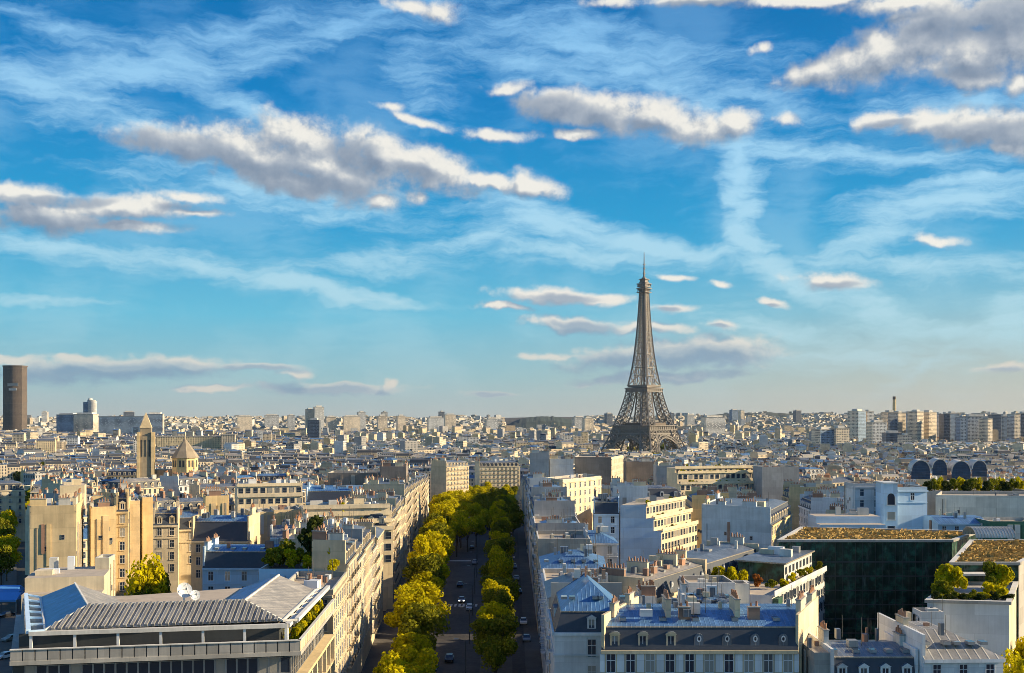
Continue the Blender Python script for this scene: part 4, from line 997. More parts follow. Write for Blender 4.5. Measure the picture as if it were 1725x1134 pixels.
building('pale grey flank with zinc roof left of the sunlit cream corner block', [(6.3, 414), (15, 414), (15, 440), (6.3, 440)], 24.5, 'mansard', 'bwuf', 'white_render', chim=1, ro={'zinc': 'zinc'})
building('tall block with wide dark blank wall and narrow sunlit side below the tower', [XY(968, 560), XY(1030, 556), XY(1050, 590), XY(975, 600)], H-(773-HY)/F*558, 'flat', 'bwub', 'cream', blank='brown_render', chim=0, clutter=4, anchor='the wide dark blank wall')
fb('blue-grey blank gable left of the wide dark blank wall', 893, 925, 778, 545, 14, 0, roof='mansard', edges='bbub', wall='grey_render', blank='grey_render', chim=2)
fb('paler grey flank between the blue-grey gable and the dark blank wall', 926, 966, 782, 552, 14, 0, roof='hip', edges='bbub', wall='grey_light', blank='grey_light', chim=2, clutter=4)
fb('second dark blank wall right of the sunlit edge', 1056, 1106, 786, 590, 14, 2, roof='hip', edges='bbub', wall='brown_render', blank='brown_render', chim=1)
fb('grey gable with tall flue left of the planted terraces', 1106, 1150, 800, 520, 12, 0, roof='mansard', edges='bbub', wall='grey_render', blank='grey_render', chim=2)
stepped('long cream block with planted terraces right of the dark blank walls', 1150, 1284, [832, 814, 796, 788], 470, 16, 17, 2.6, ['far_cream', 'far_cream', 'cream', 'cream'], (0,), green=1.6, anchor='the planted terraces')
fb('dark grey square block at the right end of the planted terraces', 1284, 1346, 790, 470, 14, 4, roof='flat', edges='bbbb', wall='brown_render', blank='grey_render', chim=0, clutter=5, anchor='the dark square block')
building('big grey blank gable with sunlit mansard on its right flank', [XY(1182, 296), XY(1300, 286), XY(1334, 322), XY(1216, 326)], 23.6, 'mansard', 'bwub', 'ochre_render', blank='grey_light', floors=3, sp=2.6, ro={'h1': 3.6, 'i1': 1.0, 'h2': .9, 'i2': 3}, chim=2, near=True, anchor='the big grey gable')
fb('white house with curved glazed attics left of the planted terraces', 1058, 1150, 838, 440, 12, 4, roof='mansard', edges='wwub', wall='white_render', floors=3, dorm='arch', dsp=5, chim=0, ro={'h1': 3.4, 'i1': 1.8, 'zinc': 'zinc'})
fb('small slate-roofed rear wing behind the long shuttered house', 1150, 1232, 1037, 174, 8, -3, roof='mansard', edges='wwub', wall='white_render', floors=2, ro={'h1': 2.2, 'h2': .7, 'i2': 2.4, 'zinc': 'zinc_blue'}, dorm='arch', dsp=2.4, chim=1, near=True)
fb('white parapet wall block behind the small slate-roofed rear wing', 1160, 1238, 990, 196, 9, 2, roof='flat', edges='bbbb', wall='white_render', chim=0, clutter=2)
fb('beige stair tower at the left front corner of the planted glass wing', 1238, 1262, 992, 200, 4.5, 0, roof='flat', edges='bbbb', wall='concrete_light', chim=0, clutter=0, name='stair_tower', cat='tower')
fb('low chimney-topped party wall block right of the slate corner house', 1076, 1106, 1012, 186, 5, 0, roof='hip', edges='bbbb', wall='concrete_light', ro={'h2': .5, 'i2': 1.4}, chim=1, clutter=0)
fb('grey zinc-roofed house between the roof garden and the long terraced block', 505, 566, 902, 250, 13, 14, roof='hip', edges='wbub', wall='limestone', floors=2, chim=2)
# dark glass block and its wings
fg = [XY(1312, 247), XY(1604, 247), XY(1648, 266), XY(1350, 276)]
def green_roof(root, foot, z, ph=.35):
    g_ = MB(); r = random.Random(int(z*10)); inn = inset(foot, [.8]*4); a, b_, c, d = inn
    g_.poly([(x, y, z+.02) for x, y in inn], 'soil'); g_.build('soil_bed', root)
    t = MB()
    for q in range(2600):
        u, v = r.random(), r.random(); x = a[0]*(1-u)*(1-v)+b_[0]*u*(1-v)+c[0]*u*v+d[0]*(1-u)*v; y = a[1]*(1-u)*(1-v)+b_[1]*u*(1-v)+c[1]*u*v+d[1]*(1-u)*v
        h = r.uniform(.15, .55)*(1.4 if sin(x*.8)+cos(y*.6) > .6 else .8); th = r.uniform(0, pi); w_ = r.uniform(.25, .6); dx, dy = cos(th)*w_, sin(th)*w_; lx, ly = r.uniform(-.3, .3), r.uniform(-.3, .3)
        t.quad((x-dx, y-dy, z), (x+dx, y+dy, z), (x+dx*.6+lx, y+dy*.6+ly, z+h), (x-dx*.6+lx, y-dy*.6+ly, z+h), 'dry_grass')
    o = t.build('grass_cover', root); o['kind'] = 'stuff'
def glassblock(label, foot, ze, mats, anchor=None, grass=True, z0=0, mull=0):
    cx, cy = centroid(foot); root = empty('office_building', (cx, cy, z0), label, 'office building'); occupy(foot)
    if anchor: ANCH.append((anchor, CX+F*cx/cy, HY-F*(ze-H)/cy, cy))
    w = MB(); w.ring([(x, y, z0) for x, y in foot], [(x, y, ze) for x, y in foot], mats); w.poly([(x, y, ze) for x, y in foot], 'concrete'); w.build('wall', root)
    e = MB(); o_ = inset(foot, [-.35]*4); i_ = inset(foot, [.55]*4)
    for k in range(4):
        j = (k+1) % 4; f3 = lambda p, z: (p[0], p[1], z)
        e.quad(f3(o_[k], ze+.45), f3(o_[j], ze+.45), f3(i_[j], ze+.45), f3(i_[k], ze+.45), 'concrete_light'); e.quad(f3(o_[k], ze-.1), f3(o_[j], ze-.1), f3(o_[j], ze+.45), f3(o_[k], ze+.45), 'concrete'); e.quad(f3(i_[j], ze), f3(i_[k], ze), f3(i_[k], ze+.45), f3(i_[j], ze+.45), 'concrete')
        e.quad(f3(o_[k], ze-.1), f3(foot[k], ze-.1), f3(foot[j], ze-.1), f3(o_[j], ze-.1), 'concrete')
    e.build('roof_edge', root)
    if grass: green_roof(root, foot, ze+.05)
    if mull:
        x0, y0, ux, uy, nx, ny, L, vis, rz = edge_info(foot, 0); m_ = MB()
        for i in range(int(L/1.5)): m_.box(x0+ux*1.5*(i+.5)+nx*.06, y0+uy*1.5*(i+.5)+ny*.06, z0, .06, .14, ze-z0-.3, 'dark_metal', atan2(uy, ux))
        m_.build('mullion', root)
        m_ = MB()
        for j in range(int((ze-z0)/3.2)): m_.box(x0+ux*L/2+nx*.05, y0+uy*L/2+ny*.05, z0+3.2*j, L, .12, .25, 'dark_metal', atan2(uy, ux))
        m_.build('spandrel', root)
    return root
glassblock('large dark green glass office block with golden grass on its flat roof', fg, 23.9, ['dark_glass']*4, 'the dark glass block', mull=1)
glassblock('glass wing with golden grass roof right of the dark glass block', [XY(1602, 208), XY(1716, 208), XY(1790, 246), XY(1636, 246)], 24.0, ['dark_glass', 'concrete', 'concrete', 'dark_glass'], 'the right grass-roofed wing')
fl_ = [(38, 216), (50, 211), (72, 250), (60, 258)]
fu = [(47.5, 231), (56.0, 226), (67.5, 247), (60, 252)]
r_ = tiers('stepped left wing of the glass block with white ribbed top floor and planted terrace', [(fl_, 17.6, ['white_render', 'far_white', 'dark_glass', 'white_render'], [1]), (fu, 21.6, ['dark_glass', 'slab_white', 'concrete', 'concrete'], [])], anchor='the planted glass wing', z0=0)
rt = MB(); rt.prism(inset(fu, [-.6]*4), 21.65, 21.95, 'zinc_pale', top='zinc'); rt.build('roof', r_)
gp = MB(); gp.prism([(43.6, 213.5), (46, 212.5), (46, 214.5), (43.6, 215.5)], 17.6, 20.0, 'concrete_light'); gp.prism([(50.1, 211.1), (51.6, 214.0), (52.6, 213.5), (51.1, 210.6)], 6, 17.0, 'green_panel'); gp.build('green_panel', r_)
for i, (px, Y, z, R_, h, mt) in enumerate([(1208, 222, 17.6, 1.9, 4.2, 'leaf_yellow'), (1232, 222, 17.6, 2.1, 4.6, 'leaf_yellow'), (1252, 224, 17.6, 1.9, 4.2, 'leaf_yellow'), (1276, 222, 17.6, 1.2, 2.6, 'leaf_red'), (1300, 219, 17.6, 1.3, 2.2, 'leaf_green'), (1318, 222, 17.6, 1.3, 2.2, 'leaf_yellow'), (1335, 228, 17.6, 1.2, 2.0, 'leaf_yellow'), (1350, 234, 17.6, 1.2, 2.2, 'leaf_green'), (1366, 240, 17.6, 1.2, 2.2, 'leaf_yellow'), (1380, 246, 17.6, 1.2, 2.0, 'leaf_green'), (1290, 230, 17.6, 1.6, 3.0, 'leaf_dark')]):
    x, y = XY(px, Y); shrub('%s terrace bush on the planted glass wing, %s from the left' % ({'leaf_yellow': 'yellow', 'leaf_red': 'russet', 'leaf_green': 'green', 'leaf_dark': 'dark green'}[mt], ordn(i)), x, y, z, R_, h, mt, i, 'bushes on the planted glass wing', 'terrace_bush')
# garden terrace, white blank wall
glassblock('white blank-walled block with a roof garden at lower right', [XY(1562, 186), XY(1700, 184), XY(1712, 206), XY(1600, 206)], 20.6, ['white_render', 'cream', 'concrete', 'white_render'], 'the white wall with roof garden', grass=False)
fb('white stair tower against the left end of the white blank wall', 1552, 1590, 1040, 181.5, 4, 0, roof='flat', edges='bbbb', wall='white_render', chim=0, clutter=1, name='stair_tower', cat='tower')
for i, (px, Y, R_, h, mt) in enumerate([(1590, 200, 2.0, 4.6, 'leaf_yellow'), (1612, 196, 2.3, 5.2, 'leaf_yellow'), (1600, 190, 1.5, 2.8, 'leaf_green'), (1672, 200, 2.2, 5.0, 'leaf_green'), (1690, 198, 2.3, 5.3, 'leaf_yellow'), (1682, 191, 1.6, 2.8, 'leaf_yellow'), (1640, 189, 1.0, 1.6, 'leaf_green'), (1655, 189, 1.0, 1.4, 'leaf_yellow'), (1622, 188.6, .9, 1.5, 'leaf_dark')]):
    x, y = XY(px, Y); shrub('%s garden bush on the white-walled roof garden, %s in the list from left' % (['dark green', 'green', 'yellow'][('leaf_dark', 'leaf_green', 'leaf_yellow').index(mt)], ordn(i)) if 0 else '%s bush %s in garden above the white wall' % ({'leaf_yellow': 'yellow', 'leaf_green': 'green', 'leaf_dark': 'dark'}[mt], ['at the far left', 'tall at left of centre', 'low at the left front', 'tall behind at right', 'tallest at the right end', 'low at the right front', 'small in the middle', 'small right of the middle', 'small left of the middle'][i]), x, y, 20.6, R_, h, mt, i, 'bushes in the right roof garden', 'garden_bush')
def skyl(mb_):
    x0, y0 = XY(1645, 250); x1 = XY(1712, 250)[0]; r0 = 2.3; pr = None; n = 9
    for k in range(n+1):
        t = pi*k/n; q = (y0+4-r0*cos(t)*1.6, 24.4+r0*sin(t)*.9)
        if pr: mb_.quad((x0, pr[0], pr[1]), (x1, pr[0], pr[1]), (x1, q[0], q[1]), (x0, q[0], q[1]), 'concrete_light')
        pr = q
    for k in range(14):
        x = x0+(x1-x0)*k/13; pp = None
        for j in range(n+1):
            t = pi*j/n; q = (x, y0+4-r0*cos(t)*1.62, 24.45+r0*sin(t)*.93)
            if pp: mb_.beam(pp, q, .14, 'metal_grey')
            pp = q
for i in range(16):
    t = i/15; Y = 187.6+(i % 3)*.9; x, y = XY(1576+(1700-1576)*t, Y)
    shrub('%s low edging plant along the front of the right roof garden, %s from the left' % (['dark', 'green', 'yellow'][i % 3], ordn(i)), x, y, 20.6, .9+.3*(i % 2), 1.1+.5*(i % 4 == 0), ['leaf_dark', 'leaf_green', 'leaf_yellow'][i % 3], i, 'edging plants of the right roof garden', 'edging_plant')
for i in range(9):
    x, y = XY(1583+i*3.2, 191+i*1.7) if i < 5 else XY(1662+(i-5)*9, 194+(i-5)*2.2)
    shrub('%s bush %s half of the right roof garden, %s of its cluster' % (['green', 'yellow'][i % 2], 'in left' if i < 5 else 'in right', ordn(i if i < 5 else i-5)), x, y, 20.6, 1.7, 3.0, ['leaf_green', 'leaf_yellow'][i % 2], i, 'bushes in the right roof garden', 'garden_bush')
small_thing('skylight', 'white ribbed barrel skylight behind the right grass-roofed wing', 'skylight', skyl)
small_thing('canopy', 'pale canopy beam under the edge of the right grass-roofed wing', 'canopy', lambda mb_: [mb_.box(XY(1650, 204)[0], 205.5, 22.4, 11.5, 3.0, .35, 'concrete_light'), mb_.box(XY(1622, 204)[0], 204.3, 20.7, .3, .3, 1.7, 'white_metal'), mb_.box(XY(1678, 204)[0], 204.3, 20.7, .3, .3, 1.7, 'white_metal')])
fb('slate mansard house with gabled dormers at the bottom edge below the dark glass', 1402, 1548, 1150, 147, 13, 0, roof='mansard', edges='wbub', wall='white_render', floors=1, ro={'h1': 3.2, 'i1': .8, 'h2': .9, 'i2': 5.5, 'zinc': 'zinc'}, dorm='gable', dsp=2.6, chim=1, clutter=2, near=True, anchor='the bottom slate house')
fb('tan low roof between the long shuttered house and the bottom slate house', 1372, 1402, 1112, 148, 14, 0, roof='hip', edges='bbbb', wall='concrete', ro={'h2': 1.0, 'i2': 3, 'zinc': 'zinc_pale'}, chim=0, clutter=1)
fb('hipped ribbed roof house at the bottom right with sunlit tan slope', 1556, 1690, 1110, 146, 17, 2, roof='hip', edges='wwub', wall='white_render', floors=2, ro={'h2': 2.9, 'i2': 5.5, 'zinc': 'ribbed'}, chim=1, clutter=1, near=True, anchor='the ribbed roof house')
# white arched tower house and neighbours
def archhouse():
    Y = 300; a, b_, c, d = XY(1490, Y), XY(1512, Y), (XY(1512, Y)[0], Y+7), (XY(1490, Y)[0], Y+7)
    r0 = fb('white house with arched belvedere tower, left of the long concrete wall', 1512, 1562, 826, 301.5, 14, 6, roof='flat', edges='wwub', wall='blue_white', floors=1, sp=5, chim=0, clutter=5, near=True, anchor='the arched belvedere')
    ox, oy, oz = r0.location
    t = MB(); zt = H-(815-HY)/F*Y; t.prism([a, b_, c, d], 0, zt, 'blue_white', top='concrete_light'); t.box((a[0]+b_[0])/2, Y+3.5, zt+.003, 4.2, 7.6, .35, 'white_render'); t.build('tower', r0)
    for py, arch in ((843, 1), (868, 0), (892, 0)):
        z = H-(py-HY)/F*Y; m_ = MB(); cx_ = (a[0]+b_[0])/2; w_ = 1.0; y_ = Y-.03
        pts = [(cx_-w_, y_, z-1.2), (cx_+w_, y_, z-1.2), (cx_+w_, y_, z+.9)]+([(cx_+w_*cos(pi*k/8), y_, z+.9+w_*sin(pi*k/8)) for k in range(1, 8)] if arch else [])+[(cx_-w_, y_, z+.9)]
        m_.poly(pts, 'glass'); m_.box(cx_, Y-.15, z-1.45, 2.6, .3, .22, 'white_render')
        for s_ in (-1, 1): m_.box(cx_+s_*1.1, Y-.08, z-1.2, .16, .16, 2.1, 'white_render')
        m_.build('window', r0)
archhouse()
stepped('low white block with roof planting left of the arched belvedere', 1382, 1492, [884, 870], 288, 12, 0, 4, W4('blue_white'), (), anchor='the low white block')
fb('white penthouse with awning between the low block and the belvedere', 1440, 1488, 820, 316, 10, 0, roof='flat', edges='wwub', wall='white_render', floors=3, sp=3.2, chim=0)
def longwall():
    f = [XY(1576, 330), XY(1760, 326), XY(1775, 346), XY(1585, 348)]
    o = building('long pale concrete wall block with planted roof at the right edge', f, H-(840-HY)/F*328, 'flat', 'bbbb', 'concrete_light', blank='concrete_light', chim=0, clutter=2, anchor='the long concrete wall')
longwall()
fb('low blue-roofed workshops in front of the long concrete wall', 1580, 1665, 882, 292, 14, 0, roof='hip', edges='wbub', wall='blue_white', floors=1, ro={'h2': 1.4, 'zinc': 'zinc_blue'}, chim=0)
fb('white flat shed with green base in front of the long concrete wall', 1668, 1760, 884, 286, 12, 0, roof='flat', edges='bbbb', wall='green_panel', chim=0, clutter=1)
for i, px in enumerate(range(1562, 1725, 11)):
    Y = 352+(i % 3)*7; x, y = XY(px, Y); shrub('%s bush on the roof terrace behind the long concrete wall, %s from the left' % (['dark', 'green', 'yellow'][i % 3], ordn(i)), x, y, 27.2, 2.2, 4.2+(i*7 % 3), ['leaf_dark', 'leaf_green', 'leaf_yellow'][i % 3], i, 'bushes behind the long concrete wall', 'terrace_bush')
fb('planted terrace block behind the long concrete wall', 1560, 1740, 832, 350, 22, 0, roof='flat', edges='bbbb', wall='concrete', chim=0, clutter=1)
# four glazed barrel roofs
def barrels():
    for i, (px, py, hw, gold) in enumerate([(1551, 784, 16, 0), (1583, 778, 12.5, 1), (1619, 785, 16, 0), (1650, 780, 12.5, 1)]):
        Y = 560; x, y, z = Q(px, py+10, Y); r0 = hw/F*Y; root = empty('glazed_vault', (x, y, z-8), '%s of four glazed barrel vaults with curved white rims, counted from the left' % ordn(i), 'glazed roof', 'glazed barrel vaults')
        e = MB(); n = 12; fr = [(x+r0*cos(pi*k/n), y, z+r0*1.15*sin(pi*k/n)) for k in range(n+1)]
        e.poly([(x+r0, y, z-4)]+fr+[(x-r0, y, z-4)], 'vault_glass'); e.build('glass_end', root)
        v = MB(); dx, dy = 6, 22
        for k in range(n): a, b_ = fr[k], fr[k+1]; v.quad(a, (a[0]+dx, a[1]+dy, a[2]), (b_[0]+dx, b_[1]+dy, b_[2]), b_, 'concrete_light')
        v.quad((x+r0, y, z-8), (x+r0+dx, y+dy, z-8), (x+r0+dx, y+dy, z), (x+r0, y, z), 'cream'); v.build('vault', root)
        rm = MB()
        for k in range(n): rm.beam((fr[k][0], fr[k][1]-.2, fr[k][2]), (fr[k+1][0], fr[k+1][1]-.2, fr[k+1][2]), .35, 'concrete_light')
        rm.build('rim', root)
    occupy([XY(1530, 555), XY(1680, 555), XY(1690, 590), XY(1540, 590)])
barrels()
ANCH.append(('the glazed barrel vaults', 1600, 785, 560))
# ------------------------------------------------------------------ the iron tower
def iron_tower():
    Y0 = 1752; x0 = (1085-CX)/F*Y0; zb = -20.0; root = empty('lattice_tower', (x0, Y0, zb), 'tall brown iron lattice tower standing above the city right of centre', 'tower')
    A = radians(45+2.5); ca, sa = cos(A), sin(A)
    T = lambda u, v, h: (x0+u*ca-v*sa, Y0+u*sa+v*ca, zb+h)
    prof = [(0, 58), (15, 50), (30, 43.5), (45, 38.3), (57, 35), (70, 30.6), (85, 26.2), (100, 22.6), (115, 19.6), (130, 16.6), (150, 13.6), (170, 11.2), (190, 9.5), (215, 7.8), (240, 6.4), (260, 5.5), (276, 5.0)]
    def hw(h):
        for (a, wa), (b, wb) in zip(prof, prof[1:]):
            if h <= b: return wa+(wb-wa)*(h-a)/(b-a)
        return 5.0
    lw = lambda h: 25-(25-15.5)*h/57 if h < 57 else 15.5-(15.5-11)*(h-57)/58        # width of one leg
    def X(mb, a, b, c, d, w): mb.beam(a, c, w, 'iron'); mb.beam(b, d, w, 'iron')
    # four legs to the second platform
    for su in (-1, 1):
        for sv_ in (-1, 1):
            for (h0, h1, n, cw, bw, nm) in ((0, 51, 5, 2.2, .95, 'leg'), (58, 112, 6, 1.7, .75, 'leg')):
                mb = MB(); lv = [h0+(h1-h0)*i/n for i in range(n+1)]
                cor = lambda h: [T(su*(hw(h)-du*lw(h)), sv_*(hw(h)-dv_*lw(h)), h) for du, dv_ in ((0, 0), (1, 0), (1, 1), (0, 1))]
                for i in range(n):
                    a, b = cor(lv[i]), cor(lv[i+1])
                    for k in range(4):
                        j = (k+1) % 4; mb.beam(a[k], b[k], cw, 'iron'); X(mb, a[k], a[j], b[j], b[k], bw); mb.beam(b[k], b[j], bw, 'iron')
                        ma = tuple((a[k][q]+a[j][q])/2 for q in range(3)); m2 = tuple((b[k][q]+b[j][q])/2 for q in range(3)); mb.beam(ma, m2, bw*.8, 'iron')
                mb.build(nm, root)
    # masonry feet
    for su in (-1, 1):
        for sv_ in (-1, 1):
            mb = MB(); c = T(su*50, sv_*50, 0); mb.box(c[0], c[1], zb-2, 27, 27, 4.5, 'limestone', A); mb.build('footing', root)
    def platform(h0, h1, w, name, wb=None):
        mb = MB(); wb = wb or w
        lo = [T(-wb, -wb, h0), T(wb, -wb, h0), T(wb, wb, h0), T(-wb, wb, h0)]; hi = [T(-w, -w, h1), T(w, -w, h1), T(w, w, h1), T(-w, w, h1)]
        mb.ring(lo, hi, 'iron'); mb.poly(hi, 'iron_dark'); mb.poly(lo[::-1], 'iron_dark')
        for (hh, e) in ((h0, 1.0), (h1, 1.6)):
            lo = [T(-w-e, -w-e, hh-.6), T(w+e, -w-e, hh-.6), T(w+e, w+e, hh-.6), T(-w-e, w+e, hh-.6)]; hi = [(p[0], p[1], p[2]+1.3) for p in lo]; mb.ring(lo, hi, 'iron'); mb.poly(hi, 'iron'); mb.poly(lo[::-1], 'iron')
        # gallery posts and dark openings
        n = int(w/2.4)
        for k in range(4):
            a, b = [(-w, -w), (w, -w), (w, w), (-w, w)][k], [(w, -w), (w, w), (-w, w), (-w, -w)][k]
            for i in range(n+1):
                t = i/n; u, v = a[0]+(b[0]-a[0])*t, a[1]+(b[1]-a[1])*t; mb.beam(T(u*1.012, v*1.012, h0), T(u*1.012, v*1.012, h1), .7, 'iron')
        mb.build(name, root)
    platform(51, 57.5, 35.3, 'first_platform'); platform(44, 45.5, 36.8, 'lower_gallery')
    mb = MB()                                   # pavilions on the first platform
    for k in range(4):
        c, s_ = cos(k*pi/2), sin(k*pi/2); p = T(27*c, 27*s_, 57.5); mb.box(p[0], p[1], p[2], 9 if k % 2 == 0 else 30, 30 if k % 2 == 0 else 9, 5, 'iron_dark', A)
    mb.build('pavilion', root)
    platform(112, 117, 20.6, 'second_platform'); platform(119, 121.5, 18.0, 'upper_gallery')
    # frieze truss below the first platform
    mb = MB()
    for k in range(4):
        w = 36.5; a, b = [(-w, -w), (w, -w), (w, w), (-w, w)][k], [(w, -w), (w, w), (-w, w), (-w, -w)][k]; n = 18
        L = lambda t, h: T(a[0]+(b[0]-a[0])*t, a[1]+(b[1]-a[1])*t, h)
        for i in range(n):
            mb.beam(L(i/n, 45), L((i+1)/n, 51), .7, 'iron'); mb.beam(L((i+1)/n, 45), L(i/n, 51), .7, 'iron'); mb.beam(L(i/n, 45), L(i/n, 51), .7, 'iron')
    mb.build('frieze', root)
    # four arches
    for k in range(4):
        mb = MB(); ang = k*pi/2; c, s_ = cos(ang), sin(ang)
        def F_(t, h): w = hw(h)+.6; u, v = t, -w; return T(u*c-v*s_, u*s_+v*c, h)
        n = 18; pi_, po = None, None
        for i in range(n+1):
            th = pi*i/n; R_, ri = 37.5, 33.8
            pin = F_(-ri*cos(th), 5+ri*sin(th)*1.0); pout = F_(-R_*cos(th), 5+R_*sin(th)*1.03)
            if pi_: mb.beam(pi_, pin, 1.6, 'iron'); mb.beam(po, pout, 1.6, 'iron'); mb.beam(pi_, pout, .7, 'iron'); mb.beam(po, pin, .7, 'iron')
            mb.beam(pin, pout, .8, 'iron'); pi_, po = pin, pout
        for i in range(-8, 9):                 # spandrel bars up to the frieze
            t = i*4.2; hh = 5+sqrt(max(0, 37.5**2-t*t))*1.03
            if hh < 44: mb.beam(F_(t, hh), F_(t, 44.5), .7, 'iron')
        mb.build('arch', root)
    # shaft above the second platform
    mb = MB(); h = 121; hs = [h]
    while h < 272: h += max(5.5, hw(h)*.85); hs.append(min(h, 276))
    for h0, h1 in zip(hs, hs[1:]):
        a = [T(u*hw(h0), v*hw(h0), h0) for u, v in ((-1, -1), (1, -1), (1, 1), (-1, 1))]; b = [T(u*hw(h1), v*hw(h1), h1) for u, v in ((-1, -1), (1, -1), (1, 1), (-1, 1))]
        for k in range(4):
            j = (k+1) % 4; cw = 2.3 if h0 < 190 else 1.9
            mb.beam(a[k], b[k], cw, 'iron'); mb.beam(b[k], b[j], 1.0, 'iron')
            for (t0, t1) in ((0, .5), (.5, 1)):
                lp = lambda p, q, t: tuple(p[i]+(q[i]-p[i])*t for i in range(3))
                X(mb, lp(a[k], a[j], t0), lp(a[k], a[j], t1), lp(b[k], b[j], t1), lp(b[k], b[j], t0), .85)
            for t in (.36, .64): mb.beam(lp(a[k], a[j], t), lp(b[k], b[j], t), 1.0, 'iron')
    mb.build('shaft', root)
    mb = MB(); mb.beam(T(0, 0, 121), T(0, 0, 276), 2.4, 'iron_dark'); mb.build('lift_column', root)
    platform(270, 276, 7.6, 'third_platform', 5.2); platform(279, 283.5, 7.2, 'upper_cabin'); platform(286, 291, 4.6, 'beacon_room')
    mb = MB(); p = T(0, 0, 291); mb.dome(p, 4.2, 10, 4, 'iron'); mb.build('cupola', root)
    mb = MB(); mb.tube(T(0, 0, 294), T(0, 0, 306), 1.6, 1.1, 8, 'iron'); mb.tube(T(0, 0, 306), T(0, 0, 334), .9, .5, 6, 'iron_dark')
    for hh in (300, 308, 314): q = T(0, 0, hh); mb.box(q[0], q[1], q[2], 3.4, 3.4, 1.0, 'iron', A)
    mb.build('antenna', root)
    ANCH.append(('the iron tower', 1085, 600, 1752)); occupy([(x0-95, Y0-95), (x0+95, Y0-95), (x0+95, Y0+95), (x0-95, Y0+95)])
iron_tower()

# ------------------------------------------------------------------ church and far landmarks
def church():
    Y = 655; x, y, zt = Q(246, 697, Y); zb = 2; root = empty('church', (x, y, zb), 'tan stone church with tall square bell tower and separate pyramid-roofed lantern', 'church')
    ANCH.append(('the church tower', 246, 740, Y)); ANCH.append(('the pyramid-roofed lantern', 312, 765, Y))
    w = 8.6; rot = radians(14); t = MB(); t.box(x, y, zb, w, w, H-(735-HY)/F*Y-zb, 'church_stone', rot)
    for u in (-1, 1):
        for v in (-1, 1): c, s_ = cos(rot), sin(rot); t.box(x+(u*c-v*s_)*w*.47, y+(u*s_+v*c)*w*.47, zb, 1.7, 1.7, H-(728-HY)/F*Y-zb, 'tan_render', rot)
    t.build('tower', root)
    b = MB(); zb2 = H-(735-HY)/F*Y; b.box(x, y, zb2, w*.74, w*.74, 5, 'church_stone', rot)
    r4 = rect(x, y, w*.8, w*.8, rot); lo = [(p[0], p[1], zb2+5) for p in r4]
    for k in range(4): b.poly([lo[k], lo[(k+1) % 4], (x, y, zt+1)], 'tan_render')
    b.build('spire', root)
    for k in range(3):                          # tall belfry slits
        m_ = MB(); c, s_ = cos(rot), sin(rot); u = (k-1)*2.2; px_, py_ = x+u*c+(w/2+.05)*s_, y+u*s_-(w/2+.05)*c; m_.box(px_, py_, zb2-12, .9, .2, 10, 'dark_metal', rot); m_.build('belfry_opening', root)
    Y2 = 665; x2, y2, z2 = Q(312, 738, Y2); ze = H-(771-HY)/F*Y2; l = MB(); n = 8; R_ = 7.6
    oct_ = [(x2+R_*cos(2*pi*(k+.5)/n), y2+R_*sin(2*pi*(k+.5)/n)) for k in range(n)]; l.prism(oct_, zb, ze, 'ochre_render'); l.build('lantern', root)
    p = MB(); lo = [(x2+(R_+.9)*cos(2*pi*(k+.5)/n), y2+(R_+.9)*sin(2*pi*(k+.5)/n), ze) for k in range(n)]
    for k in range(n): p.poly([lo[k], lo[(k+1) % n], (x2, y2, z2)], 'church_stone')
    p.tube((x2, y2, z2-.8), (x2, y2, z2+2.5), .5, .1, 6, 'tan_render'); p.build('pyramid_roof', root)
    for k in range(n):
        a = 2*pi*k/n+pi/n+pi/n
        for s_ in (-.8, .8):
            m_ = MB(); d = R_*cos(pi/n)+.05; cx_, cy_ = x2+d*cos(a)-s_*1.3*sin(a), y2+d*sin(a)+s_*1.3*cos(a)
            if cy_ < y2: m_.box(cx_, cy_, ze-5.5, 1.2, .2, 4, 'dark_metal', a+pi/2); m_.build('lantern_window', root)
    nv_ = MB(); nv_.box((x+x2)/2+2, y+14, zb, 24, 12, 18, 'church_stone', .1); nv_.build('nave', root)
    occupy([(x-9, y-9), (x2+12, y-9), (x2+12, y+24), (x-9, y+24)])
church()
def slab(label, px0, px1, py, Y, depth, mat, rot=0, side=None, name='tower_block', cat='tower block', group=None, cap=1, z0=None, anchor=None):
    foot = quadfoot(px0, px1, Y, depth, rot); cy = centroid(foot)[1]; cx = centroid(foot)[0]; z0 = gz(cx, cy)-4 if z0 is None else z0; zt = H-(py-HY)/F*(foot[0][1]+foot[1][1])/2
    root = empty(name, (cx, cy, z0), label, cat, group); w = MB(); s_ = side or mat
    w.ring([(x, y, z0) for x, y in foot], [(x, y, zt) for x, y in foot], [mat, s_, mat, s_]); w.build('wall', root)
    r = MB(); r.prism(inset(foot, [-.5]*4), zt, zt+1.2, 'concrete', top='roof_gravel')
    if cap: r.prism(inset(foot, [min(6, depth*.25)]*4), zt+1.2, zt+5, 'concrete_light')
    r.build('roof', root); occupy(foot)
    if anchor: ANCH.append((anchor, (px0+px1)/2, py, Y))
    return root
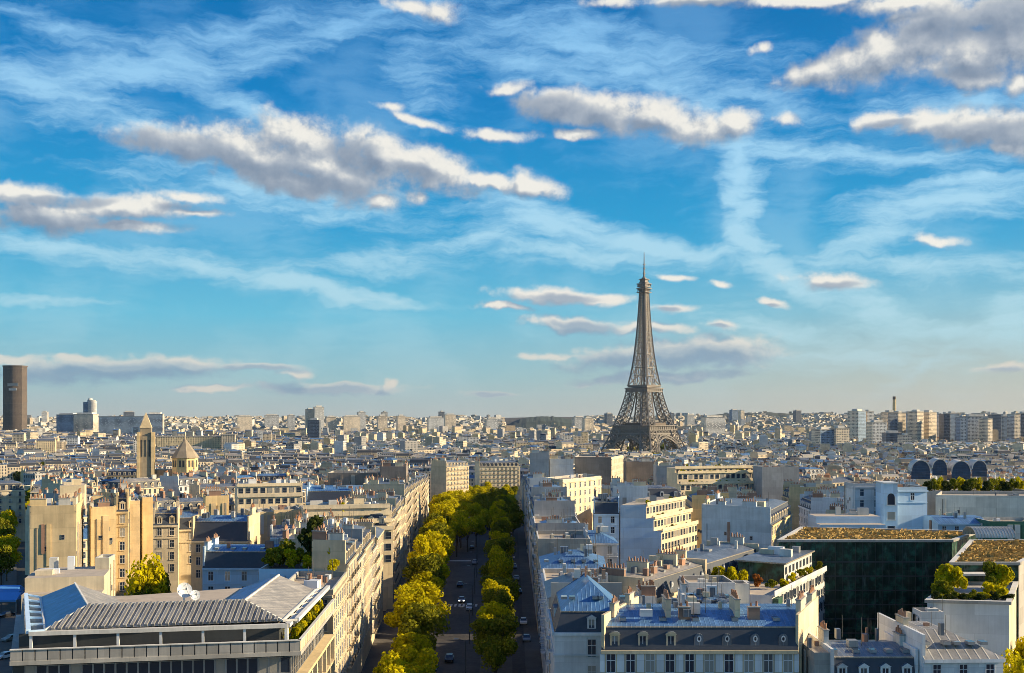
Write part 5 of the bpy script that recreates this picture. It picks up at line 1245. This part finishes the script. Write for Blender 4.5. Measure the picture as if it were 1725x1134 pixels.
def brown_tower():
    Y = 3600; zt = H+(702-618)/F*Y; x0 = (5-CX)/F*Y; x1 = (37-CX)/F*Y; zb = -5; n = 7; foot = []
    for k in range(n+1): t = k/n; foot.append((x0+(x1-x0)*t, Y-sin(pi*t)*9))
    for k in range(n+1): t = 1-k/n; foot.append((x0+(x1-x0)*t+4, Y+30+sin(pi*t)*9))
    root = empty('skyscraper', ((x0+x1)/2, Y+15, zb), 'dark brown skyscraper with bulging front at the left edge of the skyline', 'skyscraper')
    w = MB(); w.prism(foot, zb, zt, 'tower_brown', top='concrete'); w.build('wall', root)
    c = MB(); c.prism([(p[0], p[1]) for p in inset(foot, [-1.2]*len(foot))], zt+.2, zt+4.5, 'iron_dark', top='concrete'); c.build('crown_band', root)
    c = MB(); c.prism([(p[0], p[1]) for p in inset(foot, [-.4]*len(foot))], zb+105, zb+112, 'iron_dark'); c.build('plant_floor', root)
    c = MB(); c.box((x0+x1)/2+6, Y-10.6, zt-78, 26, 2, 7, 'concrete_light'); c.box((x0+x1)/2+6, Y-10.6, zt-64, 34, 2, 10, 'concrete'); c.build('mirrored_light', root)  # pale slabs standing in for light mirrored by the facade
    ANCH.append(('the brown skyscraper', 22, 620, Y))
brown_tower()
def roundtower():
    x, y, zt = Q(152, 674, 3300); root = empty('tower_block', (x, y, 0), 'round-sided white tower block right of the brown skyscraper', 'tower block'); r_ = 20
    for i, (dx, dy, z, m_) in enumerate(((-8, 0, zt-6, 'slab_blue'), (9, -5, zt-4, 'slab_white'), (2, 6, zt, 'slab_white'))):
        w = MB(); w.prism([(x+dx+r_*.62*cos(2*pi*k/16), y+dy+r_*.62*sin(2*pi*k/16)) for k in range(16)], 0, z, m_, top='concrete'); w.build('wall', root)
    c = MB(); c.tube((x, y, zt), (x, y, zt+5), 7, 6, 12, 'concrete_light'); c.build('roof', root)
roundtower()
slab('wide glass-blue slab beneath the round-sided white tower, left end', 95, 125, 699, 3100, 40, 'slab_blue', anchor='the wide glass slab'); slab('pale gold end of the wide slab beside the round-sided tower', 124, 157, 698, 3095, 40, 'slab_gold')
slab('long low white bar block right of the round-sided tower', 166, 242, 702, 3050, 30, 'slab_white', cap=0, name='bar_block', cat='building')
slab('blue block with pale right end beyond the church spire', 247, 274, 698, 2900, 30, 'slab_blue', 10, 'slab_gold')
slab('very long sand-coloured palace block right of the church tower', 262, 372, 736, 1750, 30, 'far_ochre', 10, name='palace', cat='building', cap=0, anchor='the long sand-coloured palace')
slab('paler wing at the right end of the long palace block', 372, 396, 733, 1740, 30, 'far_cream', 8, name='palace', cat='building', cap=0)
slab('tallest of the paired pale towers left of centre on the skyline', 530, 546, 686, 3400, 24, 'slab_white', 20, 'slab_gold', anchor='the paired pale towers'); slab('shorter left half of the paired pale towers', 516, 529, 690, 3420, 24, 'slab_gold', 20)
slab('dark blue slab just below the paired pale towers', 518, 538, 708, 2500, 22, 'slab_dark', 0)
far = [(550, 566, 703, 3300, 'slab_gold'), (485, 497, 700, 4000, 'slab_white'), (579, 607, 702, 3300, 'slab_gold'), (603, 616, 695, 3600, 'slab_white'), (637, 652, 701, 3500, 'slab_gold'), (644, 653, 695, 3700, 'slab_white'), (670, 683, 701, 3600, 'slab_gold'), (722, 748, 704, 3500, 'slab_white'),
       (741, 749, 694, 4200, 'slab_dark'), (750, 768, 699, 4000, 'slab_gold'), (446, 470, 700, 4100, 'slab_white'), (70, 80, 694, 5000, 'slab_white'), (400, 425, 702, 3600, 'slab_gold'), (1022, 1032, 697, 4600, 'slab_dark'), (968, 985, 703, 3900, 'slab_white'), (985, 1000, 705, 3700, 'slab_gold'),
       (1189, 1222, 703, 3000, 'slab_white'), (1130, 1136, 696, 4600, 'slab_dark'), (1341, 1350, 692, 5200, 'slab_dark'), (1233, 1244, 691, 5600, 'slab_blue'), (1158, 1170, 699, 4800, 'slab_white'), (208, 226, 694, 5200, 'slab_dark'), (1248, 1254, 692, 5400, 'slab_gold'), (820, 840, 706, 3400, 'slab_white')]
tone = {'slab_gold': 'sand-coloured', 'slab_white': 'white', 'slab_dark': 'dark', 'slab_blue': 'bluish'}
for i, (a, b, py, Y, m_) in enumerate(sorted(far)):
    slab('%s block standing out on the far skyline, %s of these from the left' % (tone[m_], ordn(i)), a, b, py, Y, 30, m_, 15, {'slab_white': 'slab_gold'}.get(m_, m_), group='blocks standing out on the skyline')
# river-front towers at the right; gold sides carry sunlit warmth in their colour
gr = [(1446, 1459, 693, 2350, 'slab_blue', 'slab_gold', 40), (1461, 1472, 694, 2380, 'slab_white', 'slab_gold', 10), (1470, 1494, 712, 2200, 'slab_white', 'slab_gold', 10), (1496, 1512, 695, 2400, 'slab_dark', 'slab_gold', 14), (1513, 1526, 696, 2450, 'slab_gold', 'slab_gold', 20), (1527, 1536, 697, 2500, 'slab_blue', 'slab_blue', 5),
      (1537, 1545, 696, 2420, 'slab_dark', 'slab_gold', 0), (1545, 1556, 694, 2400, 'slab_gold', 'slab_gold', 30), (1558, 1565, 698, 2500, 'slab_blue', 'slab_blue', 5), (1565, 1578, 695, 2420, 'slab_gold', 'slab_gold', 25), (1579, 1588, 698, 2500, 'slab_white', 'slab_blue', 5), (1590, 1600, 698, 2380, 'slab_dark', 'slab_dark', 0),
      (1601, 1616, 697, 2450, 'slab_blue', 'slab_white', 10), (1618, 1628, 703, 2300, 'slab_white', 'slab_blue', 0), (1630, 1663, 702, 2350, 'slab_white', 'slab_blue', 3), (1664, 1672, 706, 2300, 'slab_gold', 'slab_gold', 20), (1672, 1686, 699, 2400, 'slab_dark', 'slab_dark', 0), (1688, 1708, 702, 2450, 'slab_blue', 'slab_white', 5), (1709, 1719, 698, 2400, 'slab_gold', 'slab_white', 10), (1720, 1740, 697, 2500, 'slab_dark', 'slab_blue', 0),
      (1382, 1408, 724, 1900, 'slab_blue', 'slab_gold', 20), (1409, 1431, 722, 1900, 'slab_gold', 'slab_gold', 10), (1493, 1520, 730, 2100, 'slab_dark', 'slab_dark', 0), (1520, 1536, 734, 2050, 'slab_gold', 'slab_gold', 0)]
for i, (a, b, py, Y, m_, s_, rt_) in enumerate(sorted(gr)):
    slab('%s tower of the right-hand riverside cluster, %s from the left' % (tone[m_], ordn(i)), a, b, py, Y, 26, m_, rt_, s_, group='riverside towers at the right', anchor='the riverside towers' if i == 9 else None)
x, y, z = Q(1506.5, 668, 2900)
o = small_thing('chimney_stack', 'tall thin dark smokestack above the riverside towers', 'chimney', lambda mb_: [mb_.tube((x, y, -5), (x, y, z-8), 5.5, 4.2, 14, 'tan_render'), mb_.tube((x, y, z-8), (x, y, z), 4.3, 4.2, 14, 'iron_dark')])
o = tag(small_thing('wooded_hill', 'x', 'x', lambda mb_: None) if 0 else bpy.data.objects.new('tmp', None), 'x', 'x'); bpy.data.objects.remove(o)
def hill(px0, px1, py, Y, nme):
    mb_ = MB(); xa, xb = (px0-CX)/F*Y, (px1-CX)/F*Y; n = 30; zt = H+(HY-py)/F*Y; zb_ = -25; r = random.Random(int(px0)); rows = []
    for j, (dy, f) in enumerate(((-500, 0), (-250, .7), (0, 1), (400, .9), (900, 0))):
        rows.append([(xa+(xb-xa)*i/n, Y+dy, zb_+(zt-zb_)*f*min(1, sin(pi*min(max(i/n, 0), 1))**.35)*(1+r.uniform(-.03, .03))) for i in range(n+1)])
    for j in range(4):
        for i in range(n): mb_.quad(rows[j][i], rows[j][i+1], rows[j+1][i+1], rows[j+1][i], 'hill_wood')
    setting(mb_.build(nme))
hill(850, 985, 701, 5200, 'hill'); hill(1140, 1420, 695, 6800, 'hill')

# ------------------------------------------------------------------ avenue trees
k = 0
for i in range(44):
    y = 166+i*11.5+rnd.uniform(-2, 2); x = XL(y)+11.2+rnd.uniform(-1, 1)
    top = 15.5+rnd.uniform(-3, 2.6)+(1.5 if 300 < y < 420 else 0) + (gz(x, y))
    tree('yellow-green plane tree on the left pavement of the avenue, %s from the front' % ordn(i), x, y, gz(x, y), top, rnd.uniform(5.6, 7.8), 'leaf_yellow' if i % 6 != 4 else 'leaf_green', i, 'plane trees along the avenue, left side')
for i in range(46):
    y = 205+i*10.6+rnd.uniform(-1, 1); x = -2.9-.006*(y-172)+rnd.uniform(-.4, .4)
    if 393 < y < 404: continue
    top = (15.0 if i == 1 else 13.0)+rnd.uniform(-1.5, 1.5)+gz(x, y)+(2.5 if i % 5 == 3 or y > 480 else 0)
    tree('greener plane tree on the avenue\'s middle strip, %s from the front' % ordn(i), x, y, gz(x, y), top, (5.9 if i == 1 else 5.2)+rnd.uniform(-.7, .7), 'leaf_green' if i % 3 != 2 else 'leaf_yellow', i+1, 'plane trees on the avenue middle strip')
j = 0
for i in range(88):                     # where the avenue closes in
    y = 420+i*5; x = rnd.uniform(-36-.03*(y-480), 1) if y > 470 else rnd.uniform(-30, -14)
    tree('plane tree crowding the far end of the avenue, %s from the front' % ordn(i), x, y, gz(x, y), 15+gz(x, y)+rnd.uniform(-2, 3), rnd.uniform(5.2, 7.2), 'leaf_yellow' if x < -18 or i % 4 == 0 else 'leaf_green', i, 'plane trees closing the avenue')
for i, (px, Y, top, R_, mt, lb) in enumerate([(252, 232, 23.0, 6.4, 'leaf_yellow', 'tall courtyard tree with sunlit yellow top behind the ribbed office roof'), (275, 240, 19.0, 4.2, 'leaf_green', 'darker courtyard tree right of the tall sunlit one'), (238, 229, 17.5, 3.6, 'leaf_green', 'low courtyard tree at the left foot of the tall sunlit one'),
        (1712, 168, 15.8, 4.6, 'leaf_yellow', 'bright yellow street tree at the bottom right corner'), (1735, 190, 15, 4.6, 'leaf_yellow', 'yellow street tree just behind the bottom right corner one')]):
    x, y = XY(px, Y); tree(lb, x, y, 0, top, R_, mt, i+2, name='broadleaf_tree', low=.2)
for i in range(12):
    Y = 330+i*24; px = 2+(i % 2)*9; x, y = XY(px, Y); tree('street tree in the dark avenue at the left edge, %s from the front' % ordn(i), x, y, gz(x, y), gz(x, y)+15+(i % 3), 5.2, 'leaf_yellow' if i % 2 else 'leaf_green', i, 'street trees along the left edge avenue')
# roof garden beside the avenue
for i, (px, Y, R_, h, mt) in enumerate([(456, 206, 1.6, 2.6, 'leaf_green'), (468, 204, 1.5, 3.4, 'leaf_green'), (480, 208, 1.9, 5.0, 'leaf_green'), (492, 203, 1.4, 2.8, 'leaf_yellow'), (505, 204, 1.6, 3.2, 'leaf_green'), (518, 202, 1.5, 2.6, 'leaf_yellow'), (527, 210, 2.3, 7.2, 'leaf_dark'), (535, 203, 1.2, 2.4, 'leaf_green'), (548, 200, 1.3, 3.0, 'leaf_yellow'), (556, 198, 1.3, 3.6, 'leaf_yellow'), (562, 194, 1.0, 2.2, 'leaf_yellow')]):
    x, y = XY(px, Y); y0_ = 0
    shrub('%s bush in roof garden right of the blue-shaded white house, %s from left' % ({'leaf_green': 'green', 'leaf_yellow': 'yellow', 'leaf_dark': 'tall dark'}[mt], ordn(i)), x, y, 24.5 if px > 540 else 24.2, R_*1.3, h*1.2, mt, i, 'bushes in the roof garden by the avenue', 'garden_bush')
fb('pale low block carrying the roof garden behind the office right wing', 436, 553, 967, 198, 15, 0, roof='flat', edges='bbbb', wall='blue_white', chim=0, clutter=2, ro={'top': 'soil'})
gi_ = 0
cnts = {}
for (x, y, z, R_, h, lab) in GREEN:
    sh = {'white block with big': 'the stepped white block', 'long cream block with planted': 'the planted terraces', 'long cream block with four': 'the long terraced block'}
    nm = next((v for k_, v in sh.items() if lab.startswith(k_)), 'the terrace'); cnts[nm] = cnts.get(nm, 0)+1
    shrub('%s balcony plant on %s, number %d of its rows' % (['green', 'yellow-green'][cnts[nm] % 2], nm, cnts[nm]) if 0 else 'small %s plant on a balcony of %s' % (['green', 'yellow-green'][cnts[nm] % 2], nm), x, y, z, R_, h, ['leaf_green', 'leaf_yellow'][cnts[nm] % 2], cnts[nm], 'balcony plants of %s' % nm, 'balcony_plant')

# ------------------------------------------------------------------ cars
def car_meshes(col):
    b = MB(); prof = [(-2.1, .35), (-2.15, .75), (-1.6, .92), (-.75, 1.0), (.2, 1.0), (1.5, .98), (2.1, .85), (2.15, .4)]; w = .88
    L_ = [(-w, x, z) for x, z in prof]; R_ = [(w, x, z) for x, z in prof]
    for k in range(len(prof)-1): b.quad(R_[k], L_[k], L_[k+1], R_[k+1], col)
    b.poly(L_[::-1], col); b.poly(R_, col); b.quad(L_[-1], L_[0], R_[0], R_[-1], 'dark_metal')
    c = MB(); lo = [(-.82, -1.0, .98), (.82, -1.0, .98), (.82, 1.7, .98), (-.82, 1.7, .98)]; hi = [(-.66, -.35, 1.45), (.66, -.35, 1.45), (.66, 1.1, 1.45), (-.66, 1.1, 1.45)]
    c.ring(lo, hi, 'glass'); c.poly([(p[0], p[1], p[2]) for p in hi], col)
    wh = MB(); wh.tube((-.12, 0, 0), (.12, 0, 0), .33, .33, 10, 'dark_metal')
    return b.mesh('body'), c.mesh('cabin'), wh.mesh('wheel')
plain('car_black', (.02,.02,.025), .25, .1, 1, False); plain('car_white', (.75,.75,.76), .3, .1, 1, False); plain('car_grey', (.22,.23,.25), .3, .1, 1, False); plain('car_red', (.35,.03,.02), .3, .1, 1, False)
CM = {c: car_meshes('car_'+c) for c in ('black', 'white', 'grey', 'red')}
lm = bpy.data.materials.new('headlight_on'); lm.use_nodes = True; MAT['headlight_on'] = lm; lm.node_tree.nodes['Principled BSDF'].inputs['Emission Color'].default_value = (1, .95, .8, 1); lm.node_tree.nodes['Principled BSDF'].inputs['Emission Strength'].default_value = 5
hb = MB(); hb.box(0, 0, 0, .34, .12, .2, 'headlight_on'); HL = hb.mesh('headlight')
def car(px, py, c, label, grp=None, rz=0, lit=False, xoff=0, sc=1):
    x, y, _ = P(px, py, 0); z = gz(x, y)+.1; x, y, z = P(px, py, z); root = empty('car', (x+xoff, y, z), label, 'car', grp, rz)
    b, cb, w = CM[c]; inst_mesh('body', b, root, (0, 0, 0)); inst_mesh('cabin', cb, root, (0, 0, 0))
    for u in (-.8, .8):
        for v in (-1.35, 1.35): inst_mesh('wheel', w, root, (u, v, .33))
        if lit: inst_mesh('headlight', HL, root, (u*.75, -2.16, .6))
    root.scale = (sc, sc, sc)
for a in [(775, 988, 'black', 'black car alone in the middle of the avenue, upper one'), (778, 1014, 'grey', 'grey car with both headlights lit facing the camera', None, 0, True), (791, 1027, 'white', 'pale car keeping right beside the middle trees'), (757, 1114, 'black', 'black car nearest the bottom edge of the avenue'),
          (729, 1128, 'white', 'white car half hidden under the left trees at the bottom edge'), (800, 950, 'grey', 'grey car passing the crosswalk on the avenue'), (795, 925, 'black', 'dark car beyond the crosswalk on the avenue'), (790, 893, 'white', 'white car first in the far queue on the avenue'), (798, 890, 'grey', 'grey car second in the far queue on the avenue'), (806, 886, 'white', 'white car third in the far queue on the avenue'), (783, 897, 'black', 'dark car at the left of the far queue')]:
    car(*a)
for i, (px, py) in enumerate([(866, 899), (867, 908), (868, 917), (869, 927), (872, 957), (874, 967), (876, 977), (880, 1000), (884, 1025), (888, 1051), (893, 1080), (898, 1110)]):
    c = ['white', 'grey', 'white', 'black', 'grey', 'white', 'grey', 'black', 'black', 'white', 'grey', 'black'][i]
    if i % 3 == 2: continue
    car(px-6, py, c, '%s car parked along the shaded right kerb of the avenue, %s from the far end' % (c, ordn(i)), 'cars parked along the right kerb')
for i, (px, py, c) in enumerate([(10, 1040, 'black'), (18, 1080, 'grey'), (8, 1110, 'white'), (14, 930, 'grey'), (12, 900, 'white')]):
    car(px, py, c, '%s car on the dark avenue at the left edge, %s in view' % (c, ordn(i)), 'cars on the left edge avenue', -.45)
# street lamps on the middle strip
for i, y in enumerate(range(215, 470, 36)):
    x = -8.3-.018*(y-172); root = empty('street_lamp', (x, y, gz(x, y)), 'dark street lamp beside the middle strip, %s from the front' % ordn(i), 'street lamp', 'street lamps on the avenue')
    m_ = MB(); m_.tube((x, y, gz(x, y)), (x, y, gz(x, y)+8), .11, .07, 6, 'dark_metal'); m_.tube((x, y, gz(x, y)+8), (x-1.6, y, gz(x, y)+8.5), .05, .05, 5, 'dark_metal'); m_.build('pole', root)
    m_ = MB(); m_.box(x-1.8, y, gz(x, y)+8.4, .8, .3, .16, 'metal_grey'); m_.build('lamp_head', root)

# ------------------------------------------------------------------ the rest of the city
PROT = [(1000, 1180, 905, 330), (1180, 1340, 925, 290), (225, 345, 792, 655), (990, 1160, 752, 1752), (1525, 1690, 792, 560), (800, 880, 812, 850), (545, 690, 815, 425), (890, 1055, 815, 555), (1150, 1350, 818, 470), (1060, 1110, 805, 590), (1440, 1580, 858, 300), (1575, 1725, 855, 328), (395, 515, 850, 405),
        (1440, 1725, 745, 2300), (95, 160, 722, 3050), (255, 400, 745, 1740), (0, 42, 724, 3500), (500, 560, 712, 2500), (1375, 1435, 745, 1880), (745, 806, 805, 790), (0, 45, 845, 500), (95, 145, 845, 432)]
def allowed_top(foot, cy):
    pxs = [CX+F*p[0]/p[1] for p in foot]; a, b = min(pxs), max(pxs); lim = 1e9
    for (p0, p1, py, Y) in PROT:
        if cy < Y-5 and b > p0 and a < p1: lim = min(lim, H-(py-HY)/F*cy)
    return lim
def in_corridor(x, y):
    if XL(y)-20 < x < XR+16 and y < 900: return True
    a = CX+F*x/y
    if y < 1100 and -60 < a < 34: return True
    if y < 900 and 720 < a < 880: return True
    return False
seeds = [(rnd.uniform(-900, 900), rnd.uniform(150, 1700), rnd.uniform(0, pi/2)) for _ in range(70)]
gen = []
def fillcity(y0, y1, ss, wmin, wmax, dep, court, street, hmin, hmax, out_, jit=1.5):
    for (sx_, sy_, an) in ss:
        c, s_ = cos(an), sin(an); R_ = 230 if y1 < 2000 else 700; v = -R_
        ri = 0
        while v < R_:
            u = -R_+rnd.uniform(0, 10)
            blk = 0
            while u < R_:
                w = rnd.uniform(wmin, wmax)
                x, y = sx_+(u+w/2)*c-(v+dep/2)*s_, sy_+(u+w/2)*s_+(v+dep/2)*c
                blk += w
                if y0 < y < y1 and abs(x)/y < .50 and min(ss, key=lambda q: (q[0]-x)**2+(q[1]-y)**2)[2] == an:
                    out_.append((x, y, w-.05, dep-.1, an, ri % 2))
                u += w
                if blk > 90 + (ri*13) % 50: u += street; blk = 0
            v += dep+(court if ri % 2 == 0 else street); ri += 1
fillcity(185, 1500, seeds, 12, 22, 12.5, 9, 13, 0, 0, gen)
gen.sort(key=lambda q: q[1])
WT = ['limestone', 'cream', 'cream', 'white_render', 'tan_render', 'ochre_render', 'white_render', 'grey_render', 'limestone', 'cream']
WN = {'limestone': 'stone', 'cream': 'cream', 'white_render': 'white', 'tan_render': 'tan', 'ochre_render': 'ochre', 'grey_render': 'grey'}
indiv = 0; farmb = MB(); used = {}
def stuff_building(mb_, foot, z0, ze, r, kind, wall, chim=True, det=True):
    n = 4; wm = {'limestone': 'far_cream', 'cream': 'far_cream', 'white_render': 'far_white', 'tan_render': 'far_tan', 'ochre_render': 'far_ochre', 'grey_render': 'far_grey'}[wall]
    party = [False, True, False, True] if r.random() < .75 else [False]*4
    mats = [wall if p else wm for p in party]
    mb_.ring([(x, y, z0) for x, y in foot], [(x, y, ze) for x, y in foot], mats)
    top = roof_geo(mb_, mb_, foot, ze, kind, party, mats if kind == 'flat' else wall, r, {'zinc': r.choice(['zinc', 'zinc', 'zinc_blue', 'zinc_pale', 'zinc_pale', 'slate']), 'i2': 3.2 if kind == 'mansard' else 4.0})
    if chim:
        for k in (1, 3):
            x0, y0, ux, uy, nx, ny, L, vis, rz = edge_info(foot, k); rot = atan2(uy, ux)
            for q in range(2 if det else 1):
                u = L*(.28+.44*q); chimney(mb_, x0+ux*u-nx*.5, y0+uy*u-ny*.5, top-.8, r.uniform(1.8, 3.6), r.uniform(1.4, 2.8), rot, r.choice(['cream', 'brick', 'concrete_light', wall]), pots=det, n=4)
    if det:
        for k in (0, 2):
            x0, y0, ux, uy, nx, ny, L, vis, rz = edge_info(foot, k)
            if vis > -.2 and kind == 'mansard':
                for i in range(int(L/3.2)):
                    u = L*(i+.5)/int(L/3.2); mb_.box(x0+ux*u-nx*.9, y0+uy*u-ny*.9, ze+.2, 1.3, 1.4, 2.0, 'white_render' if i % 3 else 'cream', rz, top='zinc')
                    mb_.box(x0+ux*u-nx*.2, y0+uy*u-ny*.2, ze+.6, .75, .06, 1.2, 'dark_metal', rz)
        if r.random() < .6:
            c = centroid(foot); mb_.box(c[0]+r.uniform(-3, 3), c[1]+r.uniform(-3, 3), top-.2, r.uniform(1.5, 4), r.uniform(1.5, 3), r.uniform(1, 2.6), r.choice(['white_render', 'concrete_light', 'metal_grey', 'cream', 'white_metal']), rz)
    return top
RN = {'mansard': 'slate mansard roof', 'hip': 'low zinc roof', 'flat': 'flat parapet roof'}
pend = []
for (x, y, w, d, an, par) in gen:
    if in_corridor(x, y) or y < 300 or (x > 0 and y < 338): continue
    foot = rect(x, y, w, d, an if not par else an+pi)
    if any(in_corridor(*p) for p in foot) or taken(foot, .5): continue
    r = random.Random(int(x*13+y*7)); z0 = gz(x, y)-1
    big = r.random()
    hgt = r.uniform(17, 23.5)+(r.uniform(2, 5) if big > .9 else 0)-(6 if big < .08 else 0)
    ze = z0+1+hgt; lim = allowed_top(foot, y)-(4.5)
    if y < 330: ze = min(ze, H-(905-HY)/F*y if x < -30 else ze)
    if ze > lim: ze = lim
    if ze < z0+6: continue
    if r.random() < .035: continue            # a gap: courtyard or small square
    kind = r.choice(['mansard', 'mansard', 'mansard', 'hip', 'hip', 'flat']); wall = r.choice(WT)
    if indiv < 290:
        indiv += 1; pend.append((foot, ze, kind, wall, x, y, r.random(), z0)); occupy(foot)
    else: stuff_building(farmb, foot, z0, ze, r, kind, wall, True, y < 1050)
# individual blocks: described by tone, roof and the landmark they stand next to
def rel(px, py, y):
    best = min(ANCH, key=lambda a: hypot(px-a[1], (py-a[2])*1.5)); dx = px-best[1]
    if abs(dx) < 22: return 'behind' if y > best[3] else 'in front of', best[0]
    return ('right of' if dx > 0 else 'left of'), best[0]
grpd = {}
for q in pend:
    foot, ze, kind, wall, x, y, rv, z0 = q; px = CX+F*x/y; py = HY-F*(ze-H)/y; a, b = rel(px, py, y)
    an_ = next(t for t in ANCH if t[0] == b); grpd.setdefault((WN[wall], RN[kind], a, b), []).append((hypot(px-an_[1], (py-an_[2])*1.5), q))
for key, lst in grpd.items():
    lst.sort(key=lambda t: t[0])
    for i, (dist, q) in enumerate(lst):
        foot, ze, kind, wall, x, y, rv, z0 = q; r = random.Random(int(x*5+y))
        if len(lst) == 1: lab = '%s block with %s %s %s' % key
        else: lab = '%s block with %s, %s nearest %s %s' % (key[0], key[1].replace('low ', '').replace('flat parapet', 'flat'), ordn(i), key[2], key[3])
        nearw = y < 430
        e = 'wbwb' if nearw else 'ubub'
        if rv > .8: e = 'wwww' if nearw else 'uuuu'
        building(lab, foot, ze, kind, e, wall, floors=5, sp=2.5, chim=2 if rv < .7 else 1, clutter=2, group='apartment blocks across the rooftops', ro={'zinc': r.choice(['zinc', 'zinc_blue', 'zinc_pale', 'zinc']), 'i2': 3.0 if kind == 'mansard' else 4.0}, maxwin=44, dsp=3.2, dorm=r.choice(['gable', 'arch', 'gable']), seed=int(x*3+y))
# farther rings
seeds2 = [(rnd.uniform(-2000, 2000), rnd.uniform(1300, 3700), rnd.uniform(0, pi/2)) for _ in range(46)]
g2 = []; fillcity(1500, 3300, seeds2, 11, 26, 13, 7, 14, 0, 0, g2)
for (x, y, w, d, an, par) in g2:
    foot = rect(x, y, w, d, an)
    if taken(foot, 4): continue
    if abs(CX+F*x/y-1085) < 40 and y < 2300: continue
    r = random.Random(int(x*3+y)); z0 = gz(x, y)-2; ze = z0+r.uniform(17, 27)+(r.uniform(6, 20) if r.random() < .05 else 0); ze = min(ze, allowed_top(foot, y)-3)
    if ze < z0+5: continue
    stuff_building(farmb, foot, z0, ze, r, r.choice(['mansard', 'hip', 'hip', 'flat', 'flat']), r.choice(WT+['cream', 'white_render', 'ochre_render']), r.random() < .7, False)
nfar = 0
for k in range(12000):
    y = 3300*(10500/3300)**(rnd.random()**.8); x = rnd.uniform(-.5, .5)*y; s_ = y/3300; r = rnd
    if gz(x, y) < -15: pass
    w, d = rnd.uniform(12, 34)*s_**.4, rnd.uniform(10, 18)*s_**.3; foot = rect(x, y, w, d, rnd.uniform(0, pi)); z0 = gz(x, y)-3
    if taken(foot, 4) or any(abs(CX+F*x/y-(a_[0]+a_[1])/2) < (a_[1]-a_[0])/2+3 and y < a_[3] and y > 2200 and (H-(a_[2]-HY)/F*y) < z0+22 for a_ in PROT): continue
    if 848 < CX+F*x/y < 987 and y > 4200: continue
    tall_ = rnd.random(); ze = z0+rnd.uniform(13, 24)+(rnd.uniform(8, 20) if tall_ < .025 else 0)-(4 if y > 5000 else 0)
    wl = rnd.choice(['far_cream', 'far_white', 'far_ochre', 'far_tan', 'slab_white', 'slab_gold', 'far_grey', 'far_white']); farmb.prism(foot, z0, ze, wl, top=rnd.choice(['zinc', 'zinc_pale', 'roof_gravel', 'concrete_light', 'slate', 'zinc_blue']))
    if rnd.random() < .5: farmb.prism(inset(foot, [min(w, d)*.3]*4), ze, ze+rnd.uniform(2, 4), wl, top='zinc')
far_o = farmb.build('distant_city'); setting(far_o, 'stuff', 'dense mass of cream and white blocks with grey roofs filling the distance', 'buildings')
# park trees and street greenery scattered through the middle distance, beyond counting
tb = MB(); rr = random.Random(99)
def clump(cx, cy, zb, R_, h, n, mt):
    for q in range(n):
        d = Vector((rr.gauss(0, 1), rr.gauss(0, 1), rr.gauss(0, 1)))
        d = d.normalized()*(rr.random()**.4); p = Vector((cx+d.x*R_, cy+d.y*R_, zb+h*.6+d.z*h*.4)); s_ = R_*rr.uniform(.16, .34)
        u = Vector((rr.gauss(0, 1), rr.gauss(0, 1), rr.gauss(0, .6))).normalized(); v = u.cross(Vector((rr.gauss(0, 1), rr.gauss(0, 1), rr.gauss(0, 1)))).normalized()
        tb.quad(tuple(p-u*s_-v*s_), tuple(p+u*s_-v*s_), tuple(p+u*s_+v*s_), tuple(p-u*s_+v*s_), mt, ((0, 0), (1, 0), (1, 1), (0, 1)))
for (px0, px1, Y0, Y1, n) in [(960, 1160, 1560, 1700, 120), (1010, 1070, 1250, 1500, 50), (400, 450, 740, 800, 30), (1300, 1440, 700, 800, 40), (0, 80, 1000, 1500, 60), (870, 1000, 1300, 1500, 50), (330, 450, 1300, 1500, 40), (1500, 1725, 600, 640, 50), (1150, 1320, 1300, 1600, 70), (0, 1725, 480, 1400, 260), (0, 1725, 1400, 3300, 700)]:
    for i in range(n):
        Y = rr.uniform(Y0, Y1); px = rr.uniform(px0, px1); x, y = XY(px, Y)
        if in_corridor(x, y): continue
        clump(x, y, gz(x, y)+2, rr.uniform(4, 7), rr.uniform(15, 21), 46 if Y < 1200 else 26, rr.choice(['leaf_green', 'leaf_dark', 'leaf_yellow', 'leaf_green']))
o = tb.build('park_greenery'); setting(o, 'stuff', 'far tree crowns between the buildings and around the foot of the iron tower', 'greenery')
print('indiv', indiv, 'objects', len(bpy.data.objects), 'farfaces', len(farmb.f))

hm = bpy.data.materials.new('haze'); hm.use_nodes = True; hm.node_tree.nodes.clear(); MAT['haze'] = hm
G = NG(hm.node_tree); pv = G.n('ShaderNodeVolumePrincipled', inp={'Color': (.82, .88, 1.0, 1), 'Density': 1.15e-5, 'Anisotropy': .3}); o_ = G.n('ShaderNodeOutputMaterial'); hm.node_tree.links.new(pv.outputs[0], o_.inputs['Volume'])
hz = MB(); hz.box(0, 0, -32, 26400, 26400, 352, 'haze', bottom=True)
setting(hz.build('haze'), 'stuff', 'thin pale haze in the air over the far city', 'haze')
